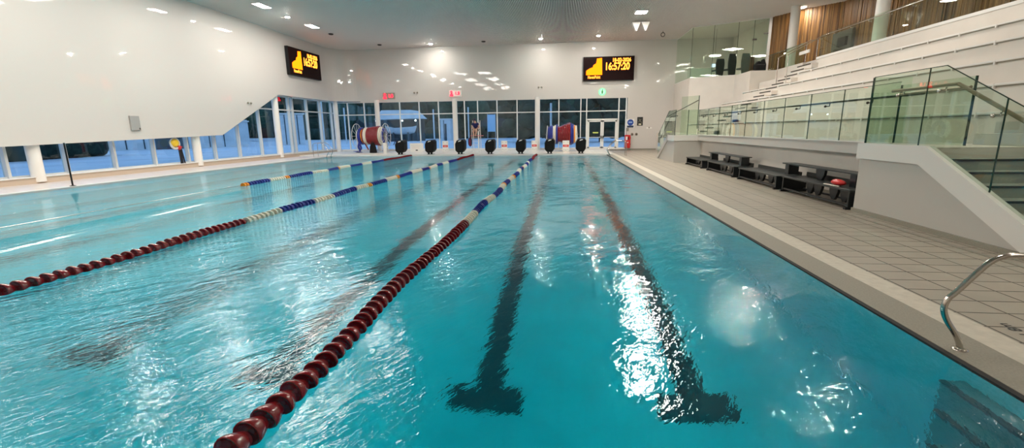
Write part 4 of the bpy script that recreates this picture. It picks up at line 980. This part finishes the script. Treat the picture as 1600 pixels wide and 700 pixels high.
for x, lab in ((4.42, 'left of the pair of white wedge loudspeakers under the floodlight'), (4.98, 'right of the pair of white wedge loudspeakers under the floodlight')):
    r = empty('loudspeaker', (x, 30.6, CZ)); tag(r, lab, 'loudspeaker', 'white wedge loudspeakers')
    MB().prism([(-.26, -.10), (.26, -.10), (.05, -.62), (-.02, -.62)], 'y', -.15, .25).build('cabinet', 'white', r, bevel=.02)
    MB().tube([(0, .05, -.1), (0, .05, 0.0)], .03, 8).build('bracket', 'white', r)
r = empty('ceiling_sensor', (6.76, 34.07, CZ)); tag(r, 'small dark ring sensor hanging below the slats near the control room', 'sensor'); MB().torus((0, 0, -.22), .13, .025, 'y', 18, 6).build('ring', 'dark_metal', r); MB().tube([(0, 0, -.1), (0, 0, .05)], .02, 6).build('stem', 'dark_metal', r)

# ------------------------------------------------------------------ outside
M['snow'] = mat('outdoor_paving', (.58, .61, .64), .7, noise=.12, nscale=.35)
M['leaf'] = mat('dark_foliage', (.012, .035, .022), .9, noise=.5, nscale=2.5); M['leaf2'] = mat('mid_foliage', (.02, .06, .035), .9, noise=.5, nscale=2.5)
M['bark'] = mat('bark', (.05, .045, .04), .9); M['shed'] = mat('shed_metal', (.60, .63, .64), .6, noise=.1, nscale=1); M['shed_dark'] = mat('shed_dark', (.05, .07, .08), .7)
g = MB(); g.add([(-260, -120, -.05), (-19.5, -120, -.05), (-19.5, 37.6, -.05), (160, 37.6, -.05), (160, 320, -.05), (-260, 320, -.05)], [(0, 1, 2, 3, 4, 5)])
struct(g.build('ground_outside', 'snow'), 'pale blue grey open ground outside at dusk')
def tree(x, y_, h, w, lab, m='leaf'):
    r = empty('tree', (x, y_, -.05)); tag(r, lab, 'tree', 'dark trees beyond the open ground')
    rn = random.Random(int(x * 7 + y_ * 3)); tr = MB().tube([(0, 0, 0), (rn.uniform(-.2, .2), 0, h * .35), (rn.uniform(-.4, .4), 0, h * .7)], [.28, .2, .1], 8); tr.build('trunk', 'bark', r)
    c = MB()
    for k in range(26):
        a = rn.uniform(0, 2 * PI); q = rn.uniform(0, 1) ** .6 * w; zz = rn.uniform(.14, 1.0) * h; sh_ = max(.25, 1 - abs(zz / h - .45) * 1.1)
        c.ball((q * math.cos(a) * sh_, q * math.sin(a) * sh_, zz), rn.uniform(.8, 1.7) * w * .30, 9, 6, (1, 1, .85), .22, rn)
    c.build('crown', m, r)
pos = []
k = 0
for x in range(-69, 45, 12):
    k += 1; pos.append((x + random.uniform(-.5, .5), (92 if k % 2 else 108) + random.uniform(-2, 2), random.uniform(13, 18), random.uniform(5, 5.6)))
for i_, (x, y_, h, w) in enumerate(pos):
    tree(x, y_, h, w, 'dark tree in the belt beyond the far windows, number %s from the left' % ['one', 'two', 'three', 'four', 'five', 'six', 'seven', 'eight', 'nine', 'ten', 'eleven', 'twelve', 'thirteen', 'fourteen', 'fifteen'][i_], 'leaf' if i_ % 2 else 'leaf2')
for x, y_, h, w, l in ((5, 62, 9, 3.0, 'bushy dark tree seen through the glass door'), (12, 60, 8, 3.0, 'dark tree right of the glass door'), (-6.2, 66, 10, 2.8, 'dark tree seen behind the right rope reel'), (-.8, 57, 8, 2.2, 'round dark tree left of the glass door')): tree(x, y_, h, w, l)
def woodland(p0, p1, h, lab, dep=9):
    rn = random.Random(11); a = Vector((*p0, 0)); b = Vector((*p1, 0)); n_ = int((b - a).length / 3.2); c = MB(); nn = Vector((-(b - a).y, (b - a).x, 0)).normalized()
    for k in range(n_):
        for j, zz in enumerate((.10, .26, .42, .58, .74, .88)):
            p = a.lerp(b, (k + rn.random()) / n_) + nn * rn.uniform(-dep, dep) * .4; hh = h * (1 + .22 * math.sin(k * .7) * math.sin(k * .23))
            c.ball((p.x, p.y, hh * zz), rn.uniform(3.2, 4.8), 9, 6, (1, 1, 1.1), .2, rn)
    o = c.build('woodland', 'leaf', None); tag(o, lab, 'woodland', kind='stuff')
woodland((-165, 150), (120, 132), 38, 'dark woodland closing the view beyond the far windows'); woodland((-150, -60), (-185, 105), 26, 'dark woodland far beyond the side windows')
def hedge(x0, y0, x1, y1, h, w, lab):
    r = empty('hedge', ((x0 + x1) / 2, (y0 + y1) / 2, -.05)); tag(r, lab, 'hedge', 'dark hedges outside'); rn = random.Random(5)
    a = Vector((x0 - (x0 + x1) / 2, y0 - (y0 + y1) / 2, 0)); b = -a; Ln = (b - a).length; c = MB(); n_ = int(Ln / (w * .45))
    for k in range(n_):
        p = a.lerp(b, k / n_); c.ball((p.x + rn.uniform(-.3, .3), p.y + rn.uniform(-.3, .3), h * .45), h * .6, 9, 7, (1.1, 1.1, 1), .16, rn)
    c.build('foliage', 'leaf', r)
hedge(-37, -4, -40, 34, 3.4, 1.0, 'dark hedge outside behind the low side windows'); hedge(-60, 101, 40, 99, 2.4, 2.4, 'long low dark hedge beyond the far windows')
hedge(-90, 0, -100, 90, 9, 6, 'tall dark hedge far beyond the side windows')
def shed(x, y_, lx, ly, h, rz, lab, m='shed', roof=True):
    r = empty('shed', (x, y_, -.05), rz); tag(r, lab, 'shed', 'low sheds outside')
    MB().box(-lx / 2, lx / 2, -ly / 2, ly / 2, 0, h).build('wall', m, r)
    MB().box(-lx / 2 - .2, lx / 2 + .2, -ly / 2 - .2, ly / 2 + .2, h, h + .18).build('roof', 'white' if roof else 'shed_dark', r)
    s = MB(); q = -lx / 2 + .6
    while q < lx / 2: s.box(q - .06, q + .06, -ly / 2 - .03, -ly / 2, .1, h - .1); q += 1.6
    s.build('wall_rib', 'shed_dark', r); MB().box(-lx * .1, lx * .1, -ly / 2 - .04, -ly / 2, 0, h * .8).build('door', 'shed_dark', r)
shed(-47, 50, 16, 4, 3.2, .95, 'long pale shed outside behind the slanting window edge'); shed(-52, 66, 6, 4, 3.4, .7, 'square pale shed outside with snowy roof'); shed(-38.5, 62, 3.0, 3.0, 4.2, .6, 'narrow grey kiosk outside with pale roof')
shed(-20.5, 80, 1.8, 1.8, 3.6, 0, 'tall pale kiosk outside right of the boat shelter'); shed(-30, 120, 60, 6, 6, 0, 'long dark low building beyond the open ground', 'shed_dark', False)
# boat under a canopy
cn = empty('canopy', (-28, 78, -.05)); tag(cn, 'pale pitched canopy outside sheltering a boat', 'canopy')
MB().prism([(-3.9, 3.7), (-2.6, 5.2), (2.4, 5.2), (3.9, 3.8)], 'y', -2.4, 2.4).build('roof', 'shed', cn)
for sx in (-3.4, 3.4):
    for sy in (-2, 2): MB().bar((sx, sy, 0), (sx, sy, 3.8), .16, .16).build('post', 'shed_dark', cn)
for dx in (-3.6, 1.0, 3.3): MB().ball((dx, -2.45, 3.45), .13, 8, 6).build('lamp_bulb', 'lamp_soft', cn)
MB().box(-3.3, 3.3, 1.9, 2.1, 0, 3.8).build('back_panel', 'shed_dark', cn)
bt = empty('boat', (-27.8, 77, -.05)); tag(bt, 'small pale boat resting under the canopy outside', 'boat')
vs = []; n_ = 9
for i in range(n_):
    t = i / (n_ - 1) * 2 - 1; w = .75 * (1 - abs(t) ** 2.4) + .03; zk = 1.15 + .25 * t * t; zt_ = 2.2 + .45 * t * t; xx = t * 2.9
    vs += [(xx, -w, zt_), (xx * .86, -w * .55, zk + .3), (xx * .8, 0, zk), (xx * .86, w * .55, zk + .3), (xx, w, zt_)]
MB().add(vs, [(i * 5 + k, (i + 1) * 5 + k, (i + 1) * 5 + k + 1, i * 5 + k + 1) for i in range(n_ - 1) for k in range(4)], True).add([vs[i * 5] for i in range(n_)] + [vs[i * 5 + 4] for i in range(n_ - 1, -1, -1)], [tuple(range(2 * n_))]).build('hull', 'shed', bt)
MB().box(-1.4, -1.2, -.5, .5, 0, 1.5).box(1.2, 1.4, -.5, .5, 0, 1.5).build('cradle', 'shed_dark', bt)
for x, y_, l in ((-22.5, 58, 'dark picnic table outside right of the boat shelter'), (-25.5, 63, 'dark picnic table outside in front of the boat')):
    r = empty('picnic_table', (x, y_, -.05)); tag(r, l, 'table', 'picnic tables outside')
    MB().box(-1.0, 1.0, -.4, .4, .72, .78).build('tabletop', 'shed_dark', r)
    for s in (-1, 1): MB().box(-1.1, 1.1, s * .75 - .14, s * .75 + .14, .42, .47).build('bench_board', 'shed_dark', r); MB().bar((s * .7, -.75, 0), (s * .7, .3, .74), .1, .06).build('leg', 'shed_dark', r); MB().bar((s * .7, .75, 0), (s * .7, -.3, .74), .1, .06).build('leg', 'shed_dark', r)
for x, y_, h, l in ((-17.7, 62, 4.6, 'pale post outside just right of the boat shelter'), (-30.5, 62, 5, 'pale lamp post outside through the side windows'), (-14.5, 70, 5.2, 'pale post outside right of the tall kiosk'), (-1.2, 45, 4.2, 'pale blue post outside behind the right rope reel'), (-30.5, 56, 6, 'pale post outside left of the boat shelter')):
    r = empty('outdoor_post', (x, y_, -.05)); tag(r, l, 'post', 'pale posts outside'); MB().tube([(0, 0, 0), (0, 0, h)], .1, 8).build('pole', 'shed', r); MB().lathe([(.18, 0), (.16, .1), (.1, .12)], (0, 0, 0)).build('base', 'shed', r)
bn = empty('banner_stand', (-10.3, 66, -.05)); tag(bn, 'pale blue upright banner outside right of the lifeguard', 'banner')
MB().box(-.55, .55, -.04, .04, 1.5, 3.9).build('banner', mat('banner_blue', (.42, .62, .78), .5), bn); MB().box(-.6, -.55, -.06, .06, 0, 4.0).box(.55, .6, -.06, .06, 0, 4.0).build('frame', 'shed', bn)

# dusk sky; room fill comes from the lamps, added unseen ones included
w = bpy.data.worlds.new('dusk'); S.world = w; w.use_nodes = True; nt = w.node_tree; nt.nodes.clear()
o = nt.nodes.new('ShaderNodeOutputWorld'); b = nt.nodes.new('ShaderNodeBackground'); tc = nt.nodes.new('ShaderNodeTexCoord'); sp = nt.nodes.new('ShaderNodeSeparateXYZ'); r = nt.nodes.new('ShaderNodeValToRGB')
r.color_ramp.elements[0].position = 0.0; r.color_ramp.elements[0].color = (.50, .66, .88, 1); r.color_ramp.elements[1].position = .6; r.color_ramp.elements[1].color = (.28, .46, .78, 1)
nt.links.new(tc.outputs['Generated'], sp.inputs[0]); nt.links.new(sp.outputs['Z'], r.inputs[0]); nt.links.new(r.outputs[0], b.inputs[0]); b.inputs[1].default_value = 1.5; nt.links.new(b.outputs[0], o.inputs[0])

vs_ = S.view_settings; vs_.view_transform = 'Standard'; vs_.look = 'None'; vs_.gamma = 1; vs_.use_curve_mapping = False; vs_.exposure = 0.22
c = S.cycles; c.use_denoising = True; c.max_bounces = 14; c.diffuse_bounces = 5; c.glossy_bounces = 5; c.transmission_bounces = 10; c.transparent_max_bounces = 24
c.sample_clamp_indirect = 30.0; c.sample_clamp_direct = 0; c.blur_glossy = 0.5; c.caustics_refractive = True; c.caustics_reflective = True
try: c.denoiser = 'OPENIMAGEDENOISE'; c.denoising_input_passes = 'RGB_ALBEDO_NORMAL'
except Exception: pass
